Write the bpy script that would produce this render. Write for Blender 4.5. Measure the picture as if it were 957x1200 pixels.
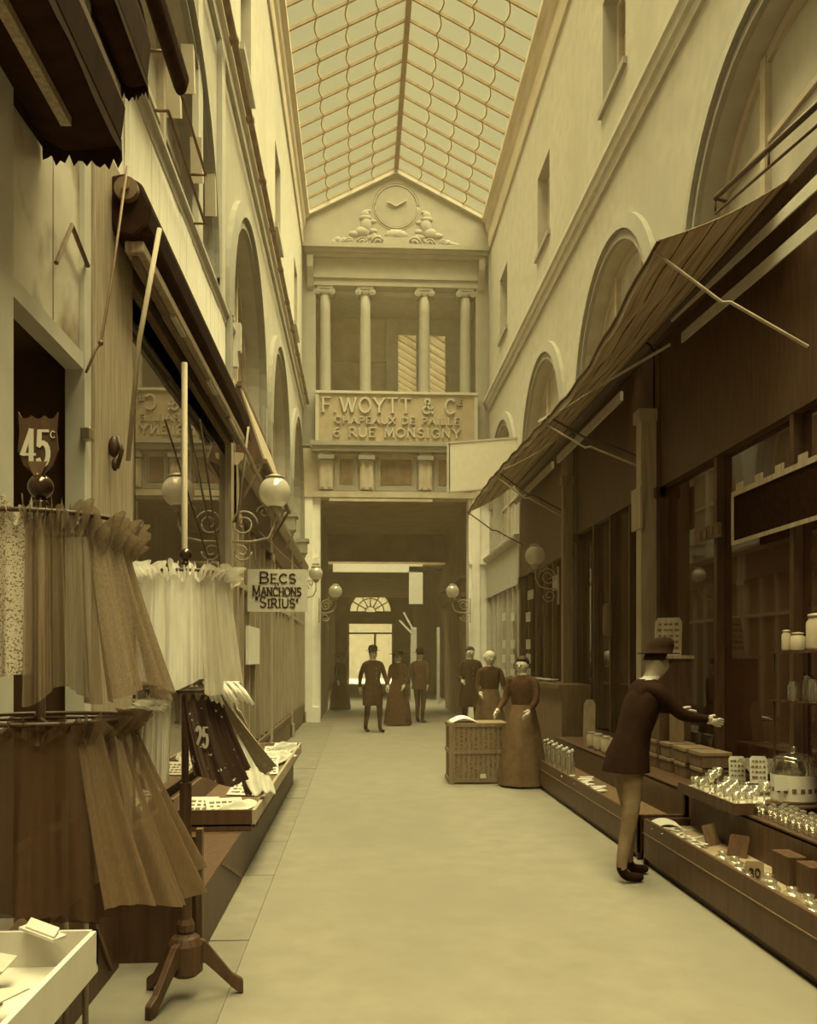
import bpy, bmesh, math, random
from mathutils import Vector, Matrix
random.seed(7)
PI = math.pi
sc = bpy.context.scene
C = sc.collection
for o in list(bpy.data.objects):
    bpy.data.objects.remove(o)

# ------------------------------------------------------------------ camera, sky, sun, exposure
F_PX, VX, VY, EYE = 1050.0, 421.0, 771.0, 1.5
YAW = math.atan((478.5 - VX) / F_PX)
cam = bpy.data.cameras.new('camera')
camo = bpy.data.objects.new('camera', cam)
C.objects.link(camo)
camo.location = (0, 0, EYE)
camo.rotation_euler = (PI / 2, 0, -YAW)
cam.sensor_width = 36
cam.lens = 36 * F_PX / 1200
cam.shift_y = (VY - 600) / 1200
cam.clip_start = 0.05
cam.clip_end = 300
sc.camera = camo

w = bpy.data.worlds.new('overcast_sky')
sc.world = w
w.use_nodes = True
bg = w.node_tree.nodes['Background']
bg.inputs[0].default_value = (1.0, 0.945, 0.43, 1)
bg.inputs[1].default_value = 0.405

sun = bpy.data.lights.new('zenith_fill_sun', 'SUN')
sun.energy = 31.0
sun.angle = math.radians(80)  # very wide fill added as zenith glow, separate from the visible sky
sun.color = (1.0, 0.925, 0.455)
suno = bpy.data.objects.new('zenith_fill_sun', sun)
C.objects.link(suno)
suno.location = (0.8, 8, 20)
suno.rotation_euler = (math.radians(1), math.radians(9), 0)

sc.view_settings.view_transform = 'Standard'
sc.view_settings.look = 'None'
sc.view_settings.gamma = 1
sc.view_settings.exposure = 0.0
sc.view_settings.use_curve_mapping = False
sc.cycles.use_denoising = True
sc.cycles.diffuse_bounces = 6
sc.cycles.max_bounces = 12
sc.cycles.transparent_max_bounces = 16
sc.cycles.sample_clamp_indirect = 6
sc.cycles.caustics_reflective = False
sc.cycles.caustics_refractive = False

# ------------------------------------------------------------------ pixel helpers (a pixel is a direction)
def ray(px, py):
    u = (px - 478.5) / F_PX
    v = -(py - VY) / F_PX
    cs, sn = math.cos(YAW), math.sin(YAW)
    return Vector((u * cs + sn, -u * sn + cs, v))
def onX(px, py, X):
    d = ray(px, py)
    return Vector((0, 0, EYE)) + d * (X / d.x)
def onY(px, py, Y):
    d = ray(px, py)
    return Vector((0, 0, EYE)) + d * (Y / d.y)
def onZ(px, py, Z):
    d = ray(px, py)
    return Vector((0, 0, EYE)) + d * ((Z - EYE) / d.z)

# ------------------------------------------------------------------ materials
RAMP = [(0.0, (1, .39, .20)), (0.03, (1, .46, .27)), (0.07, (1, .56, .33)), (0.12, (1, .65, .40)), (0.25, (1, .78, .56)), (0.45, (1, .88, .74)), (0.6, (1, .92, .82)), (1.0, (1, .98, .96))]
def S(L):
    """warm sepia-print colour of albedo L"""
    for (a, ca), (b, cb) in zip(RAMP, RAMP[1:]):
        if L <= b:
            t = (L - a) / (b - a)
            c = [x + (y - x) * t for x, y in zip(ca, cb)]
            break
    k = L / (.2126 * c[0] + .7152 * c[1] + .0722 * c[2])
    return tuple(min(1, x * k) for x in c)

def SP(L, g=.935, b=.85):
    """chalky pale colour, hardly tinted"""
    k = L / (.2126 + .7152 * g + .0722 * b)
    return (k, g * k, b * k)
def SF(L):
    return SP(L, .89, .74)
MATS = {}
def mat(name, L, rough=.75, var=.12, scale=6, stretch=(1, 1, 1), spec=.25, bump=0.0, metal=0, detail=4, chalk=False):
    if name in MATS:
        return MATS[name]
    m = bpy.data.materials.new(name)
    m.use_nodes = True
    nt = m.node_tree
    b = nt.nodes['Principled BSDF']
    b.inputs['Roughness'].default_value = rough
    b.inputs['Specular IOR Level'].default_value = spec
    b.inputs['Metallic'].default_value = metal
    tc = nt.nodes.new('ShaderNodeTexCoord')
    mp = nt.nodes.new('ShaderNodeMapping')
    mp.inputs['Scale'].default_value = stretch
    nz = nt.nodes.new('ShaderNodeTexNoise')
    nz.inputs['Scale'].default_value = scale
    nz.inputs['Detail'].default_value = detail
    rp = nt.nodes.new('ShaderNodeValToRGB')
    rp.color_ramp.elements[0].position = .3
    rp.color_ramp.elements[1].position = .7
    SS = chalk if callable(chalk) else (SP if chalk else S)
    rp.color_ramp.elements[0].color = (*SS(max(.004, L * (1 - var))), 1)
    rp.color_ramp.elements[1].color = (*SS(min(.95, L * (1 + var))), 1)
    nt.links.new(tc.outputs['Object'], mp.inputs[0])
    nt.links.new(mp.outputs[0], nz.inputs['Vector'])
    nt.links.new(nz.outputs['Fac'], rp.inputs[0])
    nt.links.new(rp.outputs[0], b.inputs['Base Color'])
    if bump:
        bp = nt.nodes.new('ShaderNodeBump')
        bp.inputs['Strength'].default_value = bump
        bp.inputs['Distance'].default_value = .02
        nt.links.new(nz.outputs['Fac'], bp.inputs['Height'])
        nt.links.new(bp.outputs[0], b.inputs['Normal'])
    MATS[name] = m
    return m

def mat_stain(name, L, Ld, scale=2.0, stretch=(1, 1, 1), thr=(.48, .6), rough=.6, spec=.3, chalk=False):
    m = mat(name, L, rough, .08, 5, (1, 1, 1), spec, chalk=chalk)
    nt = m.node_tree
    b = nt.nodes['Principled BSDF']
    src = b.inputs['Base Color'].links[0].from_socket
    tc = [n for n in nt.nodes if n.type == 'TEX_COORD'][0]
    mp = nt.nodes.new('ShaderNodeMapping')
    mp.inputs['Scale'].default_value = stretch
    nz = nt.nodes.new('ShaderNodeTexNoise')
    nz.inputs['Scale'].default_value = scale
    nz.inputs['Detail'].default_value = 6
    rp = nt.nodes.new('ShaderNodeValToRGB')
    rp.color_ramp.elements[0].position, rp.color_ramp.elements[1].position = thr
    rp.color_ramp.elements[0].color = (0, 0, 0, 1)
    rp.color_ramp.elements[1].color = (1, 1, 1, 1)
    mx = nt.nodes.new('ShaderNodeMixRGB')
    mx.inputs[2].default_value = (*(chalk if callable(chalk) else (SP if chalk else S))(Ld), 1)
    nt.links.new(tc.outputs['Object'], mp.inputs[0])
    nt.links.new(mp.outputs[0], nz.inputs['Vector'])
    nt.links.new(nz.outputs['Fac'], rp.inputs[0])
    nt.links.new(rp.outputs[0], mx.inputs[0])
    nt.links.new(src, mx.inputs[1])
    nt.links.new(mx.outputs[0], b.inputs['Base Color'])
    return m

def mat_sheer(name, L, alpha, var=.15, scale=40, stretch=(1, 1, .15)):
    """gauze: woven threads with open gaps between them"""
    m = mat(name, L, .95, var, scale, stretch, .05)
    nt = m.node_tree
    b = nt.nodes['Principled BSDF']
    out = nt.nodes['Material Output']
    tr = nt.nodes.new('ShaderNodeBsdfTransparent')
    tl = nt.nodes.new('ShaderNodeBsdfTranslucent')
    src = b.inputs['Base Color'].links[0].from_socket
    nt.links.new(src, tl.inputs[0])
    m1 = nt.nodes.new('ShaderNodeMixShader')
    m1.inputs[0].default_value = .35
    m2 = nt.nodes.new('ShaderNodeMixShader')
    m2.inputs[0].default_value = alpha
    nt.links.new(b.outputs[0], m1.inputs[1])
    nt.links.new(tl.outputs[0], m1.inputs[2])
    nt.links.new(tr.outputs[0], m2.inputs[1])
    nt.links.new(m1.outputs[0], m2.inputs[2])
    nt.links.new(m2.outputs[0], out.inputs[0])
    return m

def mat_glass(name, clear, tint=(1, 1, 1), diffuse=.0, rough=.03, gloss=.25):
    if name in MATS:
        return MATS[name]
    m = bpy.data.materials.new(name)
    m.use_nodes = True
    nt = m.node_tree
    nt.nodes.remove(nt.nodes['Principled BSDF'])
    out = nt.nodes['Material Output']
    tr = nt.nodes.new('ShaderNodeBsdfTransparent')
    tr.inputs[0].default_value = (*[clear * t for t in tint], 1)
    gl = nt.nodes.new('ShaderNodeBsdfGlossy')
    gl.inputs['Roughness'].default_value = rough
    gl.inputs[0].default_value = (.95, .93, .88, 1)
    fr = nt.nodes.new('ShaderNodeLayerWeight')
    fr.inputs[0].default_value = .5
    pw = nt.nodes.new('ShaderNodeMath')
    pw.operation = 'POWER'
    pw.inputs[1].default_value = 4
    nt.links.new(fr.outputs['Facing'], pw.inputs[0])
    ma = nt.nodes.new('ShaderNodeMath')
    ma.operation = 'MULTIPLY_ADD'
    ma.inputs[1].default_value = .6
    ma.inputs[2].default_value = gloss * .2
    mx = nt.nodes.new('ShaderNodeMixShader')
    nt.links.new(pw.outputs[0], ma.inputs[0])
    nt.links.new(ma.outputs[0], mx.inputs[0])
    last = tr.outputs[0]
    if diffuse:
        df = nt.nodes.new('ShaderNodeBsdfDiffuse')
        df.inputs[0].default_value = (*S(.75), 1)
        tl = nt.nodes.new('ShaderNodeBsdfTranslucent')
        tl.inputs[0].default_value = (*S(.75), 1)
        a1 = nt.nodes.new('ShaderNodeMixShader')
        nt.links.new(df.outputs[0], a1.inputs[1])
        nt.links.new(tl.outputs[0], a1.inputs[2])
        a2 = nt.nodes.new('ShaderNodeMixShader')
        a2.inputs[0].default_value = diffuse
        nt.links.new(last, a2.inputs[1])
        nt.links.new(a1.outputs[0], a2.inputs[2])
        last = a2.outputs[0]
    nt.links.new(last, mx.inputs[1])
    nt.links.new(gl.outputs[0], mx.inputs[2])
    nt.links.new(mx.outputs[0], out.inputs[0])
    MATS[name] = m
    return m

def mat_mirror(name, L, refl):
    m = bpy.data.materials.new(name)
    m.use_nodes = True
    nt = m.node_tree
    b = nt.nodes['Principled BSDF']
    b.inputs['Base Color'].default_value = (*S(L), 1)
    b.inputs['Roughness'].default_value = .5
    out = nt.nodes['Material Output']
    gl = nt.nodes.new('ShaderNodeBsdfGlossy')
    gl.inputs['Roughness'].default_value = .012
    gl.inputs[0].default_value = (*S(.75), 1)
    mx = nt.nodes.new('ShaderNodeMixShader')
    mx.inputs[0].default_value = refl
    nt.links.new(b.outputs[0], mx.inputs[1])
    nt.links.new(gl.outputs[0], mx.inputs[2])
    nt.links.new(mx.outputs[0], out.inputs[0])
    MATS[name] = m
    return m

M_wall = mat_stain('lime_plaster', .40, .36, .9, (1, .6, .35), (.52, .75), .9, .1, True)
M_stone = mat('pale_cut_stone', .275, .85, .06, 5, bump=.05, chalk=True)
M_pier = mat('brightened_pier_stone', .85, .85, .05, 5)  # lighter copy of the facade stone, making up for weak light low down
M_trim = mat('painted_moulding', .42, .8, .08, 6, chalk=True)
M_frieze = mat('weathered_cornice_paint', .42, .85, .15, 4, (1, .3, 1))
M_gutter = mat('rusty_gutter_iron', .14, .7, .35, 9, (1, .5, 1))
M_floor = mat_stain('worn_asphalt_floor', .195, .175, .8, (1, .5, 1), (.45, .7), .75, .2, SF)
M_slab = mat('border_stone', .175, .85, .12, 5, bump=.1, chalk=SF)
M_iron = mat('black_iron', .03, .5, .2, 20, spec=.4)
M_irongrey = mat('grey_painted_iron', .30, .5, .15, 20, spec=.4)
M_lead = mat('glazing_bar_paint', .16, .7, .2, 10)
M_wood = mat('grained_brown_oak', .30, .6, .28, 9, (6, 6, .35), .3, .15)
M_woodl = mat('pale_grained_wood', .80, .65, .12, 9, (5, 5, .3), .25, .1)
M_woodd = mat('dark_stained_wood', .05, .5, .3, 8, (4, 4, .5), .35, .1)
M_woodm = mat('mid_brown_wood', .10, .55, .25, 8, (4, 4, .5), .3, .1)
M_cream = mat('cream_paint', .48, .6, .08, 6, chalk=True)
M_woodp = mat('weathered_pale_wood', .34, .65, .15, 9, (5, 5, .3), .2, .1)
M_white = mat('white_card', .58, .7, .04, 10, chalk=True)
M_paper = mat('pale_paper', .46, .85, .08, 14, chalk=True)
M_black = mat('black_cloth', .012, .95, .3, 20, spec=.05)
M_awn = mat_sheer('dark_awning_canvas', .29, 1.0, .3, 3, (14, .6, 1))
M_blind = mat('black_blind_cloth', .018, .9, .3, 5, (1, 3, 1), .1)
M_awnl = mat('faded_awning_stripe', .07, .9, .3, 3, (1, 9, 1), .1, .2)
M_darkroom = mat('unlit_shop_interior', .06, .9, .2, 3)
M_ink = mat('printing_ink', .02, .8, .1, 10)
M_brass = mat('dull_brass', .35, .35, .1, 10, spec=.5, metal=.8)
M_globe = mat_glass('opal_lamp_glass', .9, (1, .95, .85), .8, .05, .5)
M_pane = mat_glass('roof_glass', .96, (1, .98, .94), .02, .2, .0)
M_clear = mat_glass('clear_display_glass', .93, (1, .97, .9), .05, .02, .6)
M_pressed = mat_glass('pressed_glassware', .85, (1, .97, .9), .25, .08, .9)
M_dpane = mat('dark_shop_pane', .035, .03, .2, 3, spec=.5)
M_bpane = mat('brown_shop_pane', .10, .25, .4, 2, (2, 6, .3), .2)
M_curtain = mat('curtained_window_pane', .42, .25, .12, 3, (1, 1, .5), .4, chalk=True)
M_mirror = mat_mirror('mirror_pane', .012, .62)
M_skin = mat('skin', .45, .6, .06, 10)
M_coat = mat('dark_brown_coat', .03, .95, .25, 15, spec=.05)
M_coat2 = mat('brown_coat', .042, .95, .25, 15, spec=.05)
M_skirt = mat('drab_brown_skirt', .10, .95, .2, 12, spec=.05)
M_hair = mat('dark_hair', .02, .7, .2, 30)
M_hat = mat('black_felt', .011, .9, .2, 20, spec=.1)

# ------------------------------------------------------------------ mesh builder
WM = {}
class MB:
    def __init__(s):
        s.v, s.f = [], []
    def add(s, vs, fs):
        n = len(s.v)
        s.v += [tuple(p) for p in vs]
        s.f += [tuple(i + n for i in f) for f in fs]
        return s
    def box(s, x0, x1, y0, y1, z0, z1):
        if x0 > x1: x0, x1 = x1, x0
        if y0 > y1: y0, y1 = y1, y0
        if z0 > z1: z0, z1 = z1, z0
        return s.add([(x0, y0, z0), (x1, y0, z0), (x1, y1, z0), (x0, y1, z0), (x0, y0, z1), (x1, y0, z1), (x1, y1, z1), (x0, y1, z1)],
                     [(0, 3, 2, 1), (4, 5, 6, 7), (0, 1, 5, 4), (1, 2, 6, 5), (2, 3, 7, 6), (3, 0, 4, 7)])
    def obox(s, c, ax, ay, az):
        """oriented box: centre and three half-axis vectors"""
        c, ax, ay, az = map(Vector, (c, ax, ay, az))
        vs = [c + sx * ax + sy * ay + sz * az for sz in (-1, 1) for sx, sy in ((-1, -1), (1, -1), (1, 1), (-1, 1))]
        return s.add(vs, [(0, 3, 2, 1), (4, 5, 6, 7), (0, 1, 5, 4), (1, 2, 6, 5), (2, 3, 7, 6), (3, 0, 4, 7)])
    def bar(s, p, q, wd, ht, up=(0, 0, 1)):
        p, q = Vector(p), Vector(q)
        d = q - p
        a = d.cross(Vector(up))
        if a.length < 1e-6:
            a = d.cross(Vector((0, 1, 0)))
        a.normalize()
        b = a.cross(d).normalized()
        return s.obox((p + q) / 2, d / 2, a * wd / 2, b * ht / 2)
    def tube(s, pts, r, n=8, caps=True):
        pts = [Vector(p) for p in pts]
        rs = r if isinstance(r, (list, tuple)) else [r] * len(pts)
        ref = Vector((0, 0, 1))
        if abs((pts[-1] - pts[0]).normalized().z) > .9:
            ref = Vector((0, 1, 0))
        vs, fs = [], []
        for i, p in enumerate(pts):
            t = (pts[min(i + 1, len(pts) - 1)] - pts[max(i - 1, 0)]).normalized()
            a = t.cross(ref)
            if a.length < 1e-4:
                a = t.cross(Vector((1, 0, 0)))
            a.normalize()
            b = t.cross(a)
            for k in range(n):
                an = 2 * PI * k / n
                vs.append(p + rs[i] * (math.cos(an) * a + math.sin(an) * b))
        for i in range(len(pts) - 1):
            for k in range(n):
                k2 = (k + 1) % n
                fs.append((i * n + k, i * n + k2, (i + 1) * n + k2, (i + 1) * n + k))
        if caps:
            fs.append(tuple(range(n - 1, -1, -1)))
            fs.append(tuple(range((len(pts) - 1) * n, len(pts) * n)))
        return s.add(vs, fs)
    def lathe(s, prof, c=(0, 0, 0), n=20, axis='z'):
        vs, fs = [], []
        for r, z in prof:
            for k in range(n):
                a = 2 * PI * k / n
                x, y = r * math.cos(a), r * math.sin(a)
                if axis == 'z':
                    vs.append((c[0] + x, c[1] + y, c[2] + z))
                elif axis == 'y':
                    vs.append((c[0] + x, c[1] + z, c[2] + y))
                else:
                    vs.append((c[0] + z, c[1] + x, c[2] + y))
        for i in range(len(prof) - 1):
            for k in range(n):
                k2 = (k + 1) % n
                fs.append((i * n + k, i * n + k2, (i + 1) * n + k2, (i + 1) * n + k))
        if prof[0][0] > 1e-4:
            fs.append(tuple(range(n - 1, -1, -1)))
        if prof[-1][0] > 1e-4:
            fs.append(tuple(range((len(prof) - 1) * n, len(prof) * n)))
        return s.add(vs, fs)
    def sphere(s, c, r, n=16, m=10, sx=1, sy=1, sz=1):
        vs, fs = [], []
        for i in range(m + 1):
            t = PI * i / m
            for k in range(n):
                a = 2 * PI * k / n
                vs.append((c[0] + sx * r * math.sin(t) * math.cos(a), c[1] + sy * r * math.sin(t) * math.sin(a), c[2] - sz * r * math.cos(t)))
        for i in range(m):
            for k in range(n):
                k2 = (k + 1) % n
                fs.append((i * n + k, i * n + k2, (i + 1) * n + k2, (i + 1) * n + k))
        return s.add(vs, fs)
    def prism(s, poly, a0, a1, axis='y'):
        """closed polygon (p,q) swept along an axis; y: (x,z), x: (y,z), z: (x,y)"""
        def at(p, a):
            return {'y': (p[0], a, p[1]), 'x': (a, p[0], p[1]), 'z': (p[0], p[1], a)}[axis]
        n = len(poly)
        vs = [at(p, a0) for p in poly] + [at(p, a1) for p in poly]
        fs = [(i, (i + 1) % n, n + (i + 1) % n, n + i) for i in range(n)]
        fs += [tuple(range(n - 1, -1, -1)), tuple(range(n, 2 * n))]
        return s.add(vs, fs)
    def grid(s, fn, nu, nv):
        vs = [fn(i / nu, j / nv) for j in range(nv + 1) for i in range(nu + 1)]
        fs = [(j * (nu + 1) + i, j * (nu + 1) + i + 1, (j + 1) * (nu + 1) + i + 1, (j + 1) * (nu + 1) + i) for j in range(nv) for i in range(nu)]
        return s.add(vs, fs)
    def torus(s, c, R, r, n=32, m=8, a0=0, a1=2 * PI):
        pts = [(c[0] + R * math.cos(a0 + (a1 - a0) * i / n), c[1] + R * math.sin(a0 + (a1 - a0) * i / n), c[2]) for i in range(n + 1)]
        return s.tube(pts, r, m)
    def build(s, name, material, parent=None, smooth=False, bevel=0):
        me = bpy.data.meshes.new(name)
        vs = s.v
        loc = Vector((0, 0, 0))
        if parent is None:
            xs, ys, zs = zip(*vs)
            loc = Vector(((min(xs) + max(xs)) / 2, (min(ys) + max(ys)) / 2, min(zs)))
            vs = [(x - loc.x, y - loc.y, z - loc.z) for x, y, z in vs]
        me.from_pydata(vs, [], s.f)
        bm = bmesh.new()
        bm.from_mesh(me)
        bmesh.ops.recalc_face_normals(bm, faces=bm.faces)
        bm.to_mesh(me)
        bm.free()
        if material:
            me.materials.append(material)
        o = bpy.data.objects.new(name, me)
        C.objects.link(o)
        if smooth:
            for p in me.polygons:
                p.use_smooth = True
        if bevel:
            md = o.modifiers.new('bevel', 'BEVEL')
            md.width = bevel
            md.segments = 2
            md.limit_method = 'ANGLE'
        if parent is None:
            o.location = loc
            WM[o.name] = loc
        else:
            o.parent = parent
            o.matrix_parent_inverse = Matrix.Translation(WM[parent.name]).inverted()
            WM[o.name] = Vector((0, 0, 0))
        return o

def tag(o, label, cat, group=None):
    o['label'] = label
    o['category'] = cat
    if group:
        o['group'] = group
    return o
def thing(name, label, cat, loc, group=None):
    o = bpy.data.objects.new(name, None)
    C.objects.link(o)
    o.empty_display_size = .1
    o.location = loc
    WM[o.name] = Vector(loc)
    return tag(o, label, cat, group)
def struct(o, label=None, cat=None):
    o['kind'] = 'structure'
    if label:
        o['label'] = label
        o['category'] = cat
    return o
def struct_root(name, loc, label, cat):
    o = thing(name, label, cat, loc)
    o['kind'] = 'structure'
    return o
def copy_obj(o, parent):
    c = o.copy()
    C.objects.link(c)
    if parent is not None and parent != o.parent:
        inv = o.matrix_parent_inverse.copy()
        c.parent = parent
        c.matrix_parent_inverse = inv
    WM[c.name] = WM[o.name]
    return c
def copy_tree(root, loc, rz=None, label=None, group=None):
    r = root.copy()
    C.objects.link(r)
    r.location = loc
    if rz is not None:
        r.rotation_euler = (0, 0, rz)
    WM[r.name] = Vector(loc)
    if label:
        r['label'] = label
    if group:
        r['group'] = group
    for ch in list(root.children):
        c = copy_obj(ch, r)
        for g in list(ch.children):
            copy_obj(g, c)
    return r

# ------------------------------------------------------------------ stroke lettering with serifs
def arc(cx, cy, rx, ry, a0, a1, n=10):
    return [(cx + rx * math.cos(math.radians(a0 + (a1 - a0) * i / n)), cy + ry * math.sin(math.radians(a0 + (a1 - a0) * i / n))) for i in range(n + 1)]
G = {
 'A': (.75, [[(.02, 0), (.37, 1)], [(.37, 1), (.73, 0)], [(.15, .36), (.6, .36)]]),
 'B': (.68, [[(.08, 0), (.08, 1)], [(.08, 1), (.35, 1)] + arc(.35, .76, .24, .24, 90, -90) + [(.08, .52)], [(.35, .52)] + arc(.36, .26, .28, .26, 90, -90) + [(.08, 0)]]),
 'C': (.75, [arc(.4, .5, .36, .5, 45, 315, 16)]),
 'D': (.75, [[(.08, 0), (.08, 1)], [(.08, 1), (.3, 1)] + arc(.3, .5, .38, .5, 90, -90, 14) + [(.08, 0)]]),
 'E': (.65, [[(.08, 0), (.08, 1)], [(.08, 1), (.58, 1)], [(.08, .52), (.46, .52)], [(.08, 0), (.6, 0)]]),
 'F': (.62, [[(.08, 0), (.08, 1)], [(.08, 1), (.58, 1)], [(.08, .52), (.46, .52)]]),
 'G': (.78, [arc(.4, .5, .36, .5, 45, 330, 16), [(.71, .25), (.71, .45), (.5, .45)]]),
 'H': (.75, [[(.08, 0), (.08, 1)], [(.66, 0), (.66, 1)], [(.08, .52), (.66, .52)]]),
 'I': (.3, [[(.15, 0), (.15, 1)]]),
 'L': (.6, [[(.08, 0), (.08, 1)], [(.08, 0), (.56, 0)]]),
 'M': (.92, [[(.08, 0), (.1, 1)], [(.1, 1), (.46, .1)], [(.46, .1), (.82, 1)], [(.82, 1), (.84, 0)]]),
 'N': (.78, [[(.08, 0), (.08, 1)], [(.08, 1), (.68, 0)], [(.68, 0), (.68, 1)]]),
 'O': (.82, [arc(.41, .5, .37, .5, 0, 360, 22)]),
 'P': (.65, [[(.08, 0), (.08, 1)], [(.08, 1), (.34, 1)] + arc(.34, .74, .25, .26, 90, -90) + [(.08, .48)]]),
 'R': (.72, [[(.08, 0), (.08, 1)], [(.08, 1), (.34, 1)] + arc(.34, .74, .25, .26, 90, -90) + [(.08, .48)], [(.34, .48), (.68, 0)]]),
 'S': (.62, [arc(.31, .75, .24, .25, 30, 270, 12) + arc(.31, .25, .26, .25, 90, -150, 12)]),
 'T': (.72, [[(.36, 0), (.36, 1)], [(.02, 1), (.7, 1)]]),
 'U': (.76, [[(.08, 1), (.08, .32)] + arc(.38, .32, .3, .32, 180, 360, 12) + [(.68, 1)]]),
 'W': (1.1, [[(.02, 1), (.3, 0)], [(.3, 0), (.55, .95)], [(.55, .95), (.8, 0)], [(.8, 0), (1.08, 1)]]),
 'X': (.75, [[(.04, 0), (.7, 1)], [(.04, 1), (.7, 0)]]),
 'Y': (.74, [[(.02, 1), (.37, .5)], [(.37, .5), (.72, 1)], [(.37, .5), (.37, 0)]]),
 '&': (.8, [[(.72, 0), (.2, .7)] + arc(.36, .78, .17, .2, 200, -20, 10) + [(.16, .42)] + arc(.32, .24, .25, .24, 150, 310, 10) + [(.72, .45)]]),
 '.': (.25, [[(.1, 0), (.1, .06)]]),
 '6': (.68, [arc(.34, .3, .27, .3, 0, 360, 16), arc(.6, .4, .54, .6, 100, 182, 8)]),
 '0': (.68, [arc(.34, .5, .28, .5, 0, 360, 20)]),
 '2': (.66, [arc(.32, .72, .26, .28, 160, -30, 10) + [(.06, .02)], [(.06, .02), (.62, .02)]]),
 '3': (.64, [arc(.3, .75, .24, .25, 150, -80, 10) + arc(.3, .26, .28, .26, 80, -150, 10)]),
 '4': (.7, [[(.5, 0), (.5, 1)], [(.5, 1), (.03, .3)], [(.03, .3), (.68, .3)]]),
 '5': (.66, [[(.58, .98), (.14, .98)], [(.14, .98), (.1, .56)], [(.1, .56)] + arc(.31, .32, .29, .32, 130, -150, 12)]),
 '"': (.3, [[(.08, 1), (.06, .72)], [(.22, 1), (.2, .72)]]),
 ' ': (.38, []),
}
TK = [0]
SERIF = set('ABCDEFHILMNPRTUWXY')
def text(mb, string, org, xd, zd, h, th=.12, depth=.02, gap=.14, serif=True, width=None, small=None):
    """lay out letters from org along xd; small: scale of every letter but the first (small capitals)"""
    xd, zd = Vector(xd).normalized(), Vector(zd).normalized()
    nd = xd.cross(zd)
    org = Vector(org)
    sizes = [h * (small if (small and i > 0 and string[i - 1] not in ' "') else 1) for i in range(len(string))]
    tot = sum(G[c][0] * s + gap * s for c, s in zip(string, sizes)) - gap * sizes[-1]
    kx = width / tot if width else 1
    x = 0
    for c, s in zip(string, sizes):
        wd, strokes = G[c]
        t = th * h
        for st in strokes:
            P = [org + xd * (x + p[0] * s) * kx + zd * p[1] * s for p in st]
            for a, b in zip(P, P[1:]):
                d = b - a
                if d.length < 1e-6:
                    continue
                e = d.normalized() * t * .25
                thick = t * (.55 if (len(st) == 2 and abs(d.dot(xd)) > .9 * d.length) else 1)
                TK[0] += 1
                mb.obox((a + b) / 2, d / 2 + e, d.normalized().cross(nd) * thick / 2, nd * depth / 2 * (1 + .05 * (TK[0] % 6)))
            if serif and c in SERIF and len(st) == 2:
                for p, q in ((P[0], st[0]), (P[1], st[1])):
                    if q[1] in (0, 1) and abs((P[1] - P[0]).normalized().dot(zd)) > .6:
                        mb.obox(p, xd * t * 1.0, zd * t * .22, nd * depth / 2 * .93)
        x += wd * s + gap * s
    return mb
# ================================================================== THE SETTING
WL, WR = -1.33, 3.05           # wall planes of the passage
YF = 21.0                      # end facade
RIDGE_X, RIDGE_Z, EAVE_Z = .86, 12.98, 11.92
ARCHES = [-5.86, -1.74, 2.38, 6.50, 10.62, 14.74, 18.86]
AR, SPRING, SILL, STRING = 1.5, 4.9, 4.0, 7.45
HALF = 2.06

# floor
fl = MB()
fl.box(-2.4, 4.2, -8, 52.5, -.12, 0)
floor = struct(fl.build('floor', M_floor), 'pale worn smooth floor of the covered passage', 'floor')
y = 2.0
k = 0
while y < 20:
    ln = random.uniform(1.1, 1.7)
    b = MB()
    b.box(WL + .02, -.585, y, y + ln - .012, -.05, .006 + random.uniform(0, .003))
    b.build('slab', M_slab, floor)
    y += ln
st = MB()
st.box(-20, 24, 52.5, 75, -.13, -.02)
struct(st.build('street_ground', mat('street_paving', .25, .8, .1, 3)), 'pale street paving outside the far door', 'ground')
bd = MB()
bd.box(-16, 18, 66, 67, -.1, 7)
struct(bd.build('wall_street', mat('street_render', .40, .9, .15, 2, chalk=True)), 'pale building across the street beyond the far door', 'wall')

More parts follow.
